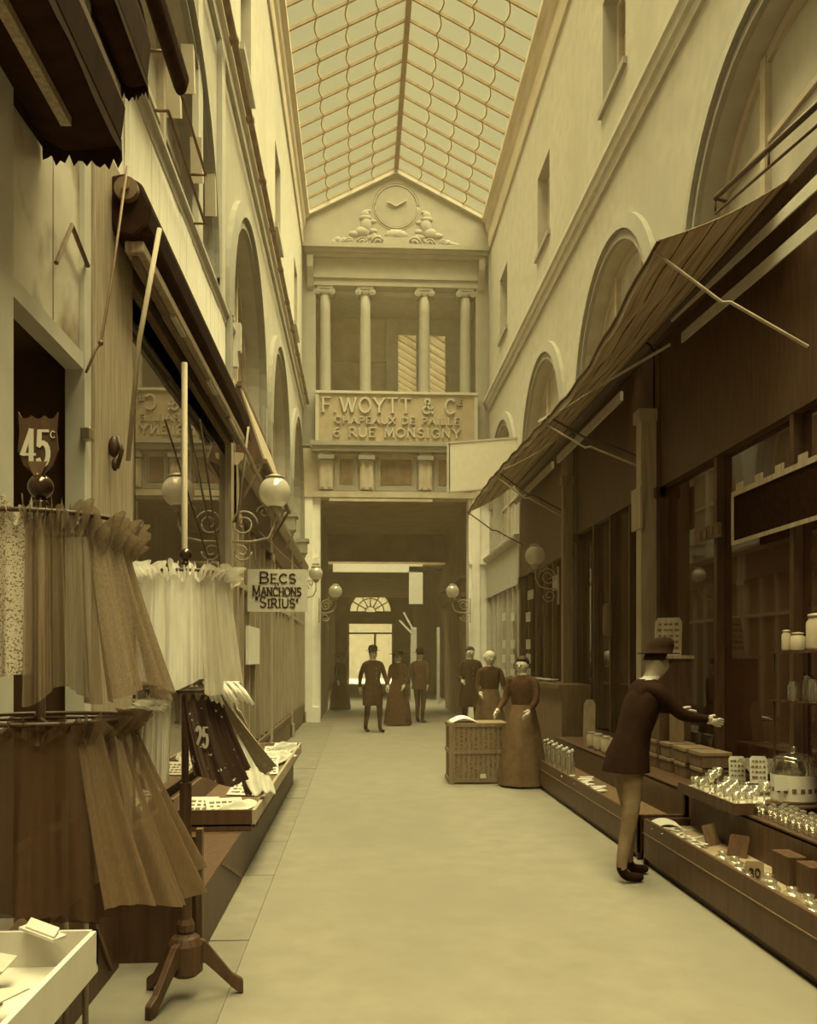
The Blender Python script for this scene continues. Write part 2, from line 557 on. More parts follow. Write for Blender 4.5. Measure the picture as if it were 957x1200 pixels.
def wall_side(name, W, n, label):
    m = MB()
    def q(y0, y1, z0, z1, d=0):
        x = W - n * d
        m.add([(x, y0, z0), (x, y1, z0), (x, y1, z1), (x, y0, z1)], [(0, 1, 2, 3)])
    D = .28
    for yc in ARCHES:
        a, b = yc - HALF, yc + HALF
        q(a, b, 3.5, SILL)
        q(a, yc - AR, SILL, STRING)
        q(yc + AR, b, SILL, STRING)
        N = 20
        pts = [(yc - AR * math.cos(PI * i / N), SPRING + AR * math.sin(PI * i / N)) for i in range(N + 1)]
        for (ya, za), (yb, zb) in zip(pts, pts[1:]):
            m.add([(W, ya, za), (W, yb, zb), (W, yb, STRING), (W, ya, STRING)], [(0, 1, 2, 3)])
        rim = [(yc - AR, SILL)] + pts + [(yc + AR, SILL), (yc - AR, SILL)]
        for (ya, za), (yb, zb) in zip(rim, rim[1:]):
            m.add([(W, ya, za), (W, yb, zb), (W - n * D, yb, zb), (W - n * D, ya, za)], [(0, 1, 2, 3)])
        q(a, b, STRING, 8.37)
        q(a, yc - .48, 8.37, 9.7)
        q(yc + .48, b, 8.37, 9.7)
        q(a, b, 9.7, 12.0)
        rim = [(yc - .48, 8.37), (yc - .48, 9.7), (yc + .48, 9.7), (yc + .48, 8.37), (yc - .48, 8.37)]
        for (ya, za), (yb, zb) in zip(rim, rim[1:]):
            m.add([(W, ya, za), (W, yb, zb), (W - n * D, yb, zb), (W - n * D, ya, za)], [(0, 1, 2, 3)])
    Y0, Y1 = ARCHES[0] - HALF, ARCHES[-1] + HALF + .1
    xb = W - n * 1.0
    bw = MB()
    bw.add([(xb, Y0, -.05), (xb, Y1, -.05), (xb, Y1, 12), (xb, Y0, 12)], [(0, 1, 2, 3)])  # added behind the shops to stop outside light leaking in
    bw.add([(W - n * .3, Y0, 12), (W - n * .3, Y1, 12), (xb, Y1, 12), (xb, Y0, 12)], [(0, 1, 2, 3)])
    bw.add([(W - n * .3, Y0, 3.5), (W - n * .3, Y1, 3.5), (xb, Y1, 3.5), (xb, Y0, 3.5)], [(0, 1, 2, 3)])
    struct(bw.build(name + '_unseen_light_blocker', M_wall), 'unseen light-blocking rear wall behind the shops on the ' + ('tulle' if n == 1 else 'awning') + ' side', 'wall')
    m.add([(W, Y0, 12), (W, Y1, 12), (W - n * .3, Y1, 12), (W - n * .3, Y0, 12)], [(0, 1, 2, 3)])
    m.add([(W, Y0, 3.5), (W, Y1, 3.5), (W - n * .3, Y1, 3.5), (W - n * .3, Y0, 3.5)], [(0, 1, 2, 3)])
    o = struct(m.build(name, M_wall), label, 'wall')
    # archivolts and keystones
    for yc in ARCHES[2:]:
        for (r0, r1, d) in ((AR - .01, AR + .1, .05), (AR + .1, AR + .26, .085)):
            a = MB()
            N = 24
            prof = [(r0, 0), (r0, d), (r1, d * .7), (r1, 0)]
            vs, fs = [], []
            for i in range(N + 1):
                t = PI * i / N
                for r, dd in prof:
                    vs.append((W + n * dd, yc - r * math.cos(t), SPRING + r * math.sin(t)))
            for i in range(N):
                for k in range(3):
                    fs.append((i * 4 + k, i * 4 + k + 1, (i + 1) * 4 + k + 1, (i + 1) * 4 + k))
            a.add(vs, fs)
            if n == 1 and yc > 9:
                for s_ in (-1, 1):
                    y0, y1 = sorted((yc + s_ * r0, yc + s_ * r1))
                    a.box(W, W + n * d * .85, y0, y1, SILL, SPRING)
            a.build('archivolt', M_stone, o, smooth=False)
    return o
wall_left = wall_side('wall_left', WL, 1, 'pale plastered upper wall with round arches on the hanging tulle side')
wall_right = wall_side('wall_right', WR, -1, 'pale plastered upper wall with round arches above the dark awnings')

# string courses, eaves friezes (trim)
TRIM = [0]
def trim(poly, y0, y1, m, label, cat='moulding'):
    TRIM[0] += 1
    a = MB()
    a.prism(poly, y0, y1)
    return struct(a.build('trim_%d' % TRIM[0], m), label, cat)
for W, n, sd in ((WL, 1, 'left'), (WR, -1, 'right')):
    side = 'above the tulle stands' if n == 1 else 'above the dark awnings'
    X = lambda d: W + n * d
    trim([(X(0), 7.30), (X(.04), 7.30), (X(.05), 7.40), (X(.09), 7.42), (X(.10), 7.50), (X(.13), 7.52), (X(.13), 7.58), (X(0), 7.64)], -7.9, YF, M_trim,
         'stepped string course moulding along the wall ' + side)
    trim([(X(-.02), 11.02), (X(.035), 11.02), (X(.05), 11.12), (X(.02), 11.16), (X(.025), 11.5), (X(.07), 11.58), (X(.09), 11.75), (X(.17), 11.8), (X(.17), 11.9), (X(-.02), 11.95)], -7.9, YF, M_frieze,
         'weathered frieze and eaves cornice under the glass roof ' + side)
    g = MB()
    g.tube([(X(.15), -7.9, 7.33), (X(.15), YF - .4, 7.33)], .035, 8)
    if n == 1:
        for i in range(12):
            yy = 6 + i * 1.25
            g.tube([(X(.15), yy, 7.33), (X(.15), yy + .07, 7.33)], .046, 8)
        TRIM[0] += 1
        struct(g.build('trim_%d' % TRIM[0], M_gutter, smooth=True), 'dark rusty pipe running along the string course', 'pipe')

# ------------------------------------------------------------------ windows
WN = [0]
def wname():
    WN[0] += 1
    return 'window_%d' % WN[0]
def arch_window(W, n, yc, label, pane_m):
    x0 = W - n * .24
    root = struct_root(wname(), (x0, yc, SILL), label, 'window')
    fr = MB()
    N = 20
    R = AR
    prof = [(R - .09, 0), (R - .09, .06), (R + .01, .06), (R + .01, 0)]
    vs, fs = [], []
    for i in range(N + 1):
        t = PI * i / N
        for r, dd in prof:
            vs.append((x0 + n * dd, yc - r * math.cos(t), SPRING + r * math.sin(t)))
    for i in range(N):
        for k in range(4):
            k2 = (k + 1) % 4
            fs.append((i * 4 + k, i * 4 + k2, (i + 1) * 4 + k2, (i + 1) * 4 + k))
    fr.add(vs, fs)
    for s_ in (-1, 1):
        y0, y1 = sorted((yc + s_ * (R - .09), yc + s_ * (R + .01)))
        fr.box(x0, x0 + n * .06, y0, y1, SILL, SPRING)
    fr.box(x0, x0 + n * .06, yc - R, yc + R, SILL, SILL + .1)
    fr.build('window_frame', M_frieze, root)
    for yy in (-.5, .5):
        b = MB()
        b.box(x0, x0 + n * .075, yc + yy - .045, yc + yy + .045, SILL, SPRING + math.sqrt(R * R - .25) - .02)
        b.build('mullion', M_frieze, root)
    zt = [SPRING - .05, SPRING + .72]
    for z in zt:
        hw = R - .05 if z < SPRING else math.sqrt(R * R - (z - SPRING) ** 2) - .03
        b = MB()
        b.box(x0, x0 + n * .05, yc - hw, yc + hw, z - .025, z + .025)
        b.build('transom', M_frieze, root)
    rows = [SILL] + zt + [SPRING + R]
    cols = [-R, -.5, .5, R]
    for ca, cb in zip(cols, cols[1:]):
        for za, zb in zip(rows, rows[1:]):
            top = []
            K = 6
            ok = False
            for i in range(K + 1):
                yy = ca + (cb - ca) * i / K
                lim = SPRING + math.sqrt(max(0, R * R - yy * yy))
                z = min(zb, lim)
                if z > za + .02:
                    ok = True
                top.append((yc + yy, max(z, za + .001)))
            if not ok:
                continue
            p = MB()
            p.prism([(yc + cb, za), (yc + ca, za)] + top, x0 + n * .012, x0 + n * .02, 'x')
            p.build('pane', pane_m, root)
    return root
M_curtain2 = mat('dim_window_pane', .20, .2, .35, 2, (1, 3, .6), .5)
names_r = ['nearest the open counter of glassware', 'above the widest dark awning', 'above the middle dark awning', 'beside the white hanging board']
names_l = ['above the plank fascia', 'beyond the plank fascia', 'over the narrow panelled shop', 'next to the columned facade']
for i, yc in enumerate(ARCHES[3:]):
    arch_window(WR, -1, yc, 'round-arched window with pale curtained panes ' + names_r[i], M_curtain)
    arch_window(WL, 1, yc, 'round-arched window with dim panes ' + names_l[i], M_curtain2 if i else M_curtain)
for yc in ARCHES[:3]:
    for W, n, t in ((WL, 1, 'tulle side'), (WR, -1, 'awning side')):
        b = MB()
        b.box(W - n * .24, W - n * .2, yc - AR, yc + AR, SILL, SPRING + AR)
        struct(b.build(wname(), M_curtain), 'round-arched window behind the viewpoint on the ' + t, 'window')
def small_window(W, n, yc, label):
    x0 = W - n * .24
    root = struct_root(wname(), (x0, yc, 8.37), label, 'window')
    f = MB()
    for y0, y1, z0, z1 in ((-.48, -.41, 8.37, 9.7), (.41, .48, 8.37, 9.7), (-.41, .41, 8.37, 8.45), (-.41, .41, 9.62, 9.7)):
        f.box(x0, x0 + n * .06, yc + y0, yc + y1, z0, z1)
    f.build('window_frame', M_frieze, root)
    b = MB()
    b.box(x0, x0 + n * .05, yc - .03, yc + .03, 8.45, 9.62)
    b.build('mullion', M_frieze, root)
    for s_ in (-1, 1):
        for z0, z1 in ((8.45, 8.83), (8.85, 9.22), (9.24, 9.62)):
            p = MB()
            y0, y1 = sorted((yc + s_ * .03, yc + s_ * .41))
            p.box(x0 + n * .01, x0 + n * .02, y0, y1, z0, z1)
            p.build('pane', M_curtain2, root)
    si = MB()
    si.box(W - n * .25, W + n * .05, yc - .55, yc + .55, 8.29, 8.37)
    si.build('window_sill', M_stone, root)
for i, yc in enumerate(ARCHES[3:]):
    small_window(WR, -1, yc, 'small upper window with deep reveal over the arch ' + names_r[i])
    small_window(WL, 1, yc, 'small upper window with deep reveal over the arch ' + names_l[i])
for yc in ARCHES[:3]:
    for W, n, t in ((WL, 1, 'tulle side'), (WR, -1, 'awning side')):
        b = MB()
        b.box(W - n * .24, W - n * .2, yc - .48, yc + .48, 8.37, 9.7)
        struct(b.build(wname(), M_curtain2), 'small upper window behind the viewpoint on the ' + t, 'window')
# iron guard rail in front of the nearest right-hand arch
gr = MB()
a, b = onX(838, 232, WR - .1), onX(985, 98, WR - .1)
gr.tube([a, b], .022, 8)
gr.tube([a - Vector((0, 0, .13)), b - Vector((0, 0, .13))], .012, 6)
gr.tube([a, a + Vector((.1, 0, -.03))], .015, 6)
gr.tube([b, b + Vector((.1, 0, -.03))], .015, 6)
for t in (.0, .5, 1):
    p = a.lerp(b, t)
    gr.tube([p, p - Vector((0, 0, .13))], .01, 6)
tag(gr.build('guard_rail', M_iron, smooth=True), 'slanting dark iron guard rail across the nearest right-hand arched window', 'railing')

# wall behind the viewpoint
b = MB()
b.box(-2.4, 4.1, -8.1, -7.9, 0, 13)
struct(b.build('wall_near', M_wall), 'pale wall closing the passage behind the viewpoint', 'wall')

# ------------------------------------------------------------------ glass roof
sky = struct_root('skylight', (RIDGE_X, 10, EAVE_Z), 'gabled glass roof with small overlapping panes over the passage', 'skylight')
XE = (-1.22, 2.94)
PITCH = .545
NR = 26                      # rows of single panes, counted from the facade
def roof_pt(side, t, y, dz=0):
    xe = XE[side]
    return Vector((RIDGE_X + (xe - RIDGE_X) * t, y, RIDGE_Z + (EAVE_Z - RIDGE_Z) * t + dz))
y_top = YF - .05
pane_me = {}
for side in (0, 1):
    for c in range(4):
        p = MB()
        t0, t1 = c / 4, (c + 1) / 4 + .012
        K = 6
        vs = [roof_pt(side, t0, 0, .0), roof_pt(side, t0, -PITCH, .0)]
        # lower edge is scalloped
        low = [roof_pt(side, t1 + .03 * math.sin(PI * i / K), -PITCH + PITCH * i / K, .02) for i in range(K + 1)]
        n0 = len(vs) + len(low)
        ring = vs + low
        top = [v + Vector((0, 0, .006)) for v in ring]
        fs = [tuple(range(n0)), tuple(range(2 * n0 - 1, n0 - 1, -1))] + [(i, (i + 1) % n0, n0 + (i + 1) % n0, n0 + i) for i in range(n0)]
        p.add(ring + top, fs)
        first = p.build('pane', M_pane, sky)
        first.location = (0, y_top, 0)
        for r in range(1, NR):
            o = copy_obj(first, sky)
            o.location = (0, y_top - PITCH * r, 0)
y_end = y_top - PITCH * NR
rest = MB()
for side in (0, 1):
    nrest = 28
    for c in range(4):
        for r in range(nrest):
            ya, yb = y_end - PITCH * r, y_end - PITCH * (r + 1)
            a, b_, c_, d = roof_pt(side, c / 4, ya), roof_pt(side, c / 4, yb), roof_pt(side, (c + 1) / 4, yb, .01), roof_pt(side, (c + 1) / 4, ya, .01)
            rest.add([a, b_, c_, d], [(0, 1, 2, 3)])
ro = rest.build('pane_field', M_pane, sky)
ro['kind'] = 'stuff'
for side in (0, 1):
    g = MB()
    a, b_ = roof_pt(side, 0, 0, -.02), roof_pt(side, 1, 0, -.02)
    g.bar(a, b_, .035, .05)
    first = g.build('glazing_bar', M_lead, sky)
    first.location = (0, y_top, 0)
    for r in range(1, NR + 28):
        o = copy_obj(first, sky)
        o.location = (0, y_top - PITCH * r, 0)
    for c in (1, 2, 3):
        pts = []
        for r in range(NR + 4):
            for i in range(4):
                yy = y_top - PITCH * (r + i / 4)
                pts.append(roof_pt(side, c / 4 + .03 * math.sin(PI * i / 4), yy, -.012))
        pl = MB()
        pl.tube(pts, .013, 5)
        pl.build('purlin', M_lead, sky)
rb = MB()
rb.box(RIDGE_X - .05, RIDGE_X + .05, -7.9, YF, RIDGE_Z - .07, RIDGE_Z + .04)
rb.build('ridge_beam', M_lead, sky)
for side in (0, 1):
    eb = MB()
    eb.box(XE[side] - .05, XE[side] + .03, -7.9, YF, EAVE_Z - .05, EAVE_Z + .04)
    eb.build('eaves_plate', M_trim, sky)

# ------------------------------------------------------------------ end facade
wf = struct_root('wall_end', (.86, YF, 0), 'columned end facade with gable clock, loggia and lettered parapet', 'wall')
FX0, FX1 = WL, WR
def fpart(name, m, bx, bevel=0, parent=wf):
    b = MB()
    for q in bx:
        b.box(*q)
    return b.build(name, m, parent, bevel=bevel)
# gable
g = MB()
g.prism([(FX0, 10.75), (FX1, 10.75), (FX1, EAVE_Z), (RIDGE_X, RIDGE_Z + .02), (FX0, EAVE_Z)], YF, YF + .3)
gable = g.build('gable', M_stone, wf)
for side in (0, 1):
    rk = MB()
    a, b_ = roof_pt(side, 0, YF - .03, -.09), roof_pt(side, 1, YF - .03, -.09)
    rk.bar(a, b_, .1, .07)
    rk.build('raking_moulding', M_trim, wf)
# clock in relief
ck = MB()
CX, CZ = .86, 12.18 - .1
N = 40
for (R, r, yy) in ((.50, .02, 0), (.55, .012, 0)):
    pts = [(CX + R * math.cos(2 * PI * i / N), YF + yy, CZ + R * math.sin(2 * PI * i / N)) for i in range(N + 1)]
    ck.tube(pts, r, 6)
clock = ck.build('clock_ring', M_stone, wf, smooth=True)
dial = MB()
dial.lathe([(.47, -.008), (.47, .01)], (CX, YF, CZ), 40, 'y')
dial.build('clock_dial', M_stone, wf)
hd = MB()
hd.bar((CX, YF - .03, CZ), (CX - .21, YF - .03, CZ + .1), .02, .045, (0, 1, 0))
hd.bar((CX, YF - .03, CZ), (CX + .24, YF - .03, CZ + .14), .02, .045, (0, 1, 0))
hd.build('clock_hand', M_trim, wf)
# sculpted supporters (two seated children), scrolls and garlands
def blob(mb, lst):
    for x, z, r, sx, sz in lst:
        mb.sphere((CX + x, YF, z), r, 12, 8, sx, .45, sz)
for s_ in (-1, 1):
    ch = MB()
    blob(ch, [(s_ * .72, 11.88, .10, 1, 1.1), (s_ * .72, 11.80, .12, 1.2, .7), (s_ * .70, 11.62, .15, .9, 1.3), (s_ * .78, 11.47, .16, 1.1, .8), (s_ * .58, 11.5, .09, 1.6, .7), (s_ * .56, 11.72, .06, 1.9, .8),
              (s_ * .95, 11.42, .10, 1.6, .7), (s_ * .52, 11.36, .07, 1, 1.6), (s_ * .66, 11.96, .06, 1.3, .7)])
    ch.build('relief_figure', M_stone, wf, smooth=True)
    sw = MB()
    for k in range(26):
        t = k / 25
        x = s_ * (.35 + 1.15 * t)
        z = 11.16 + .16 * (1 - t) + .08 * math.sin(t * 9)
        sw.sphere((CX + x, YF, z + random.uniform(-.04, .04)), random.uniform(.04, .075), 8, 6, 1, .5, 1)
    for cx_, R in ((.42, .16), (.78, .13), (1.1, .1)):
        pts = [(CX + s_ * (cx_ + R * (1 - i / 30) * math.cos(i * .45)), YF - .02, 11.22 + R * (1 - i / 30) * math.sin(i * .45)) for i in range(24)]
        sw.tube(pts, .024, 6)
    sw.build('relief_garland', M_stone, wf, smooth=True)
pb = MB()
pb.box(CX - .3, CX + .3, YF - .06, YF, 11.1, 11.35)
pb.sphere((CX, YF, 11.42), .16, 12, 8, 1.7, .5, .8)
pb.build('relief_pedestal', M_stone, wf, smooth=False)
# entablature
def ent(name, z0, z1, d, m=M_stone):
    return fpart(name, m, [(FX0 + .12, FX1 - .12, YF - d, YF + .3, z0, z1)])
fpart('cornice', M_stone, [(FX0 + .02, FX1 - .02, YF - .30, YF + .3, 10.98, 11.08), (FX0 + .06, FX1 - .06, YF - .22, YF + .3, 10.9, 10.98), (FX0 + .1, FX1 - .1, YF - .14, YF + .3, 10.82, 10.9)])
ent('frieze', 10.50, 10.82, .04)
ent('architrave', 10.36, 10.50, .07)
fpart('architrave_lower', M_stone, [(FX0 + .16, FX1 - .16, YF - .03, YF + .3, 10.2, 10.36)])
# side piers of the upper storey
for x0, x1 in ((FX0, -1.02), (2.74, FX1)):
    fpart('pier', M_stone, [(x0, x1, YF + .01, YF + .4, 6.45, 10.8)])
for x, s_ in ((-1.14, 1), (2.86, -1)):
    v = MB()
    v.prism([(YF - .24, 10.8), (YF, 10.8), (YF, 10.1), (YF - .06, 10.15), (YF - .12, 10.35), (YF - .22, 10.55)], x - .07, x + .07, 'x')
    v.build('scroll_bracket', M_stone, wf)
# ionic columns
LOG_Z = 6.6
def column(x):
    yc = YF + .14
    sh = MB()
    zb, zt = LOG_Z + .14, 10.03
    prof = [(.135, zb)] + [(.135 - .018 * (t / 8) ** 1.6, zb + (zt - zb) * t / 8) for t in range(1, 9)]
    sh.lathe(prof, (x, yc, 0), 24)
    shaft = sh.build('column', M_stone, wf, smooth=True)
    bs = MB()
    bs.box(x - .18, x + .18, yc - .18, yc + .18, LOG_Z, LOG_Z + .07)
    bs.lathe([(.17, LOG_Z + .07), (.18, LOG_Z + .1), (.15, LOG_Z + .14)], (x, yc, 0), 20)
    bs.build('column_base', M_stone, shaft)
    cp = MB()
    cp.lathe([(.115, 10.0), (.14, 10.03), (.15, 10.07)], (x, yc, 0), 20)
    cp.box(x - .19, x + .19, yc - .15, yc + .15, 10.14, 10.2)
    cp.box(x - .15, x + .15, yc - .13, yc + .13, 10.07, 10.14)
    for s_ in (-1, 1):
        cp.lathe([(.075, -.15), (.06, -.14), (.075, -.1), (.05, 0), (.075, .1), (.06, .14), (.075, .15)], (x + s_ * .165, yc, 10.07), 14, 'y')
        cp.lathe([(.03, -.165), (.03, -.15)], (x + s_ * .165, yc, 10.07), 10, 'y')
    cp.build('capital', M_stone, shaft, smooth=False)
for px in (381, 428, 497, 545):
    column(onY(px, 400, YF + .14).x)
# loggia shell
fpart('loggia_floor', M_stone, [(FX0, FX1, YF, YF + 1.9, 6.4, LOG_Z)])
fpart('loggia_ceiling', M_trim, [(FX0, FX1, YF + .3, YF + 1.9, 10.1, 10.3)])
lx = [onY(p, 400, YF + 1.7).x for p in (386, 452, 465, 489, 502, 523)]
fpart('loggia_back_wall', M_trim, [(FX0, lx[0] + .1, YF + 1.7, YF + 1.9, LOG_Z, 10.2), (lx[1], lx[2], YF + 1.6, YF + 1.9, LOG_Z, 10.2), (lx[3], lx[4], YF + 1.6, YF + 1.9, LOG_Z, 10.2), (lx[5], FX1, YF + 1.7, YF + 1.9, LOG_Z, 10.2),
       (lx[2], lx[3], YF + 1.7, YF + 1.9, 9.75, 10.2), (lx[4], lx[5], YF + 1.7, YF + 1.9, 9.75, 10.2)])
for i, (z0, z1) in enumerate(((6.6, 7.98), (8.0, 8.98), (9.0, 10.1))):
    fpart('loggia_panel', M_frieze, [(lx[0] + .1, lx[1], YF + 1.72, YF + 1.8, z0, z1)])
for a_, b__ in ((lx[2], lx[3]), (lx[4], lx[5])):
    fpart('window_frame', M_trim, [(a_, a_ + .03, YF + 1.68, YF + 1.76, LOG_Z, 9.75), (b__ - .03, b__, YF + 1.68, YF + 1.76, LOG_Z, 9.75), (a_, b__, YF + 1.68, YF + 1.76, 9.7, 9.75)])
    fpart('window_pane', M_clear, [(a_ + .03, b__ - .03, YF + 1.71, YF + 1.715, LOG_Z, 9.7)])
for s_, x0 in ((0, FX0), (1, FX1)):
    fpart('loggia_side', M_trim, [(x0 - .1, x0 + .1, YF + .3, YF + 1.9, LOG_Z, 10.2)])
# lettered parapet
PX0, PX1 = onY(371, 490, YF - .2).x, onY(558, 490, YF - .2).x
par = fpart('parapet', mat('parapet_paint', .30, .8, .1, 5), [(PX0, PX1, YF - .2, YF - .08, 6.5, 7.62)])
fpart('parapet_coping', M_trim, [(PX0 - .03, PX1 + .03, YF - .25, YF - .03, 7.62, 7.68)], parent=par)
fpart('parapet_edge', M_trim, [(PX0 - .03, PX0 + .05, YF - .23, YF - .05, 6.5, 7.62), (PX1 - .05, PX1 + .03, YF - .23, YF - .05, 6.5, 7.62)], parent=par)
for strg, zz, hh, x0, wd, th in (('F.WOYTT & C', 7.19, .33, PX0 + .12, 3.1, .13), ('CHAPEAUX DE PAILLE', 6.93, .15, PX0 + .42, 2.9, .14), ('6 RUE MONSIGNY', 6.62, .21, PX0 + .38, 2.95, .13)):
    t = MB()
    text(t, strg, (x0, YF - .22, zz), (1, 0, 0), (0, 0, 1), hh, th, .05, .2, True, wd)
    t.build('lettering', M_trim, par)
t = MB()
text(t, 'IE', (PX0 + 3.24, YF - .22, 7.38), (1, 0, 0), (0, 0, 1), .13, .2, .05, .2, True)
t.build('lettering', M_stone, par)
# cornice and bracket storey under the parapet
fpart('ledge', M_stone, [(FX0 + .2, FX1 - .1, YF - .34, YF, 6.40, 6.5), (FX0 + .25, FX1 - .15, YF - .28, YF, 6.28, 6.40)])
fpart('bracket_wall', M_frieze, [(FX0, FX1, YF, YF + .4, 5.3, 6.45)])
for px in (382, 429.5, 498, 546):
    x = onY(px, 550, YF - .1).x
    bk = fpart('bracket', M_frieze, [(x - .15, x + .15, YF - .14, YF, 5.42, 6.1), (x - .11, x - .05, YF - .17, YF, 5.46, 6.06), (x + .05, x + .11, YF - .17, YF, 5.46, 6.06)])
    fpart('bracket_cap', M_stone, [(x - .19, x + .19, YF - .25, YF, 6.1, 6.2), (x - .15, x + .15, YF - .2, YF, 6.2, 6.28)], parent=bk)
xs = [onY(px, 550, YF).x for px in (382, 429.5, 498, 546)]
for a_, b__ in zip(xs, xs[1:]):
    fpart('panel_frame', M_stone, [(a_ + .2, b__ - .2, YF - .07, YF, 5.40, 5.5), (a_ + .2, a_ + .28, YF - .05, YF, 5.5, 6.2), (b__ - .28, b__ - .2, YF - .05, YF, 5.5, 6.2)])
    fpart('panel', M_gutter, [(a_ + .32, b__ - .32, YF - .02, YF, 5.56, 6.15)])
fpart('lintel', M_frieze, [(FX0, FX1, YF - .12, YF + .4, 5.24, 5.38), (-.7, 1.7, YF - .16, YF - .1, 5.14, 5.2)])
JL, JR = onY(375, 800, YF).x, onY(549, 700, YF).x
for x0, x1, d in ((FX0 - 1.1, JL, 0), (JR, FX1 + 1.1, 0)):
    fpart('jamb_pier', M_pier, [(x0, x1, YF, YF + .5, 0, 5.3), (x0, x1, YF - .05, YF, 0, .35), (x0, x1 - (.0 if x0 > 0 else .02), YF - .05, YF, 3.7, 3.85)])
fpart('jamb_pilaster', M_pier, [(onY(357, 800, YF - .08).x, onY(366, 800, YF - .08).x, YF - .08, YF, 0, 5.3)])
fpart('jamb_pilaster', M_pier, [(onY(553, 700, YF - .08).x, onY(562, 700, YF - .08).x, YF - .08, YF, 0, 5.3)])

# ------------------------------------------------------------------ beyond the facade: dark archway, lit court, far passage and street door
M_tun = mat('dark_plaster', .19, .85, .2, 2)  # one dull brown tone with slight mottling
ceil = MB()
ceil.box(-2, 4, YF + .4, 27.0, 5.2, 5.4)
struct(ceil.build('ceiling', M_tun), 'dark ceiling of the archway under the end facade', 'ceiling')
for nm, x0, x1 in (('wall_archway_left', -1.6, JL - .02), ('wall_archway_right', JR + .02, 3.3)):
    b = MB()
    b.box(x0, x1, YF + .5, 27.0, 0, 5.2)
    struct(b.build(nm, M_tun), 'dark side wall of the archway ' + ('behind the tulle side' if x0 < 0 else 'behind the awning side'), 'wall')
for nm, x0, x1 in (('wall_court_left', -2.0, -1.6), ('wall_court_right', 3.3, 3.7)):
    b = MB()
    b.box(x0, x1, 27.0, 31.0, 0, 10.5)
    struct(b.build(nm, M_wall), 'pale wall of the small light court ' + ('left' if x0 < 0 else 'right'), 'wall')
# court skylight seen through the loggia windows
s2 = struct_root('skylight_court', (.86, 27, 10.4), 'second glass roof glimpsed through the loggia windows', 'skylight')
for side in (0, 1):
    for r in range(16):
        ya = 23.2 + r * .62
        b = MB()
        xe = (-1.4, 3.2)[side]
        a_, b__ = Vector((.86, ya, 11.3)), Vector((xe, ya, 9.9))
        b.bar(a_, b__, .12, .08)
        b.build('glazing_bar', M_lead, s2)
        p = MB()
        p.add([(.86, ya + .06, 11.3), (.86, ya + .56, 11.3), (xe, ya + .56, 9.9), (xe, ya + .06, 9.9)], [(0, 1, 2, 3)])
        p.build('pane', M_pane, s2)
b = MB()
b.box(-2.0, 4, 33.2, 33.5, 4.8, 11.3)
struct(b.build('wall_court_end', M_wall), 'pale end wall of the light court above the far passage', 'wall')
for nm, x0, x1 in (('wall_court_upper_left', -1.8, -1.5), ('wall_court_upper_right', 3.2, 3.5)):
    b = MB()
    b.box(x0, x1, 23.0, 33.2, 5.4, 10)
    struct(b.build(nm, M_wall), 'pale upper wall of the light court ' + ('left' if x0 < 0 else 'right'), 'wall')
b = MB()
b.box(-1.6, 3.3, 26.9, 27.1, 4.40, 5.4)
struct(b.build('trim_archway_beam', M_tun), 'dark beam across the archway end', 'beam')
p0, p1, p2, p3 = onY(390, 661, 31), onY(495, 671, 31), onY(479, 664, 31), onY(495, 708, 31)
b = MB()
b.box(p0.x, p1.x, 30.9, 31.1, p1.z, p0.z)
b.box(p2.x, p3.x, 30.9, 31.1, p3.z, p2.z)
struct(b.build('trim_court_beam', M_white), 'pale painted beam and hanging end panel in the far passage', 'beam')
b = MB()
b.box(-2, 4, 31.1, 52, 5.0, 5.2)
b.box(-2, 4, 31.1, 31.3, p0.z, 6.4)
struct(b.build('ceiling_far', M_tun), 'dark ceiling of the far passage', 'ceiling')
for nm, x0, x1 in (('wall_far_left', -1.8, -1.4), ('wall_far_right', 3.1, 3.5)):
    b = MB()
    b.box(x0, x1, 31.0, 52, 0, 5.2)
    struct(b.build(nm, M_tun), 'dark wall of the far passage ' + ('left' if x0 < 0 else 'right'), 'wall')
# street door wall with fanlight
YD = 52
fc = onY(434, 717, YD)
fr_ = 1.2
dz = onY(434, 731, YD).z
dx0, dx1 = onY(407, 750, YD).x, onY(461, 750, YD).x
b = MB()
N = 20
pts = [(fc.x - fr_ * math.cos(PI * i / N), fc.z + fr_ * math.sin(PI * i / N)) for i in range(N + 1)]
ZT = 5.6
def fq(x0, x1, z0, z1):
    b.box(x0, x1, YD, YD + .3, z0, z1)
fq(-2, fc.x - fr_, fc.z, ZT)
fq(fc.x + fr_, 4, fc.z, ZT)
for (xa, za), (xb, zb) in zip(pts, pts[1:]):
    b.prism([(xa, za), (xb, zb), (xb, ZT), (xa, ZT)], YD, YD + .3)
fq(-2, 4, dz, fc.z)
fq(-2, dx0, 0, dz)
fq(dx1, 4, 0, dz)
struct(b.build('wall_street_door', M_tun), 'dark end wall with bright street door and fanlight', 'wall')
fan = struct_root('window_fanlight', (fc.x, YD, fc.z), 'half-round fanlight with radiating bars over the street door', 'window')
for i in range(7):
    t = PI * (i + .0) / 6
    sp = MB()
    sp.bar((fc.x + .3 * math.cos(t), YD - .02, fc.z + .3 * math.sin(t)), (fc.x + fr_ * math.cos(t), YD - .02, fc.z + fr_ * math.sin(t)), .06, .07, (0, 1, 0))
    sp.build('glazing_bar', M_woodm, fan)
for R in (.3, .78, fr_):
    rg = MB()
    rg.tube([(fc.x + R * math.cos(PI * i / 24), YD - .02, fc.z + R * math.sin(PI * i / 24)) for i in range(25)], .035, 6)
    rg.build('fan_ring', M_woodm, fan)
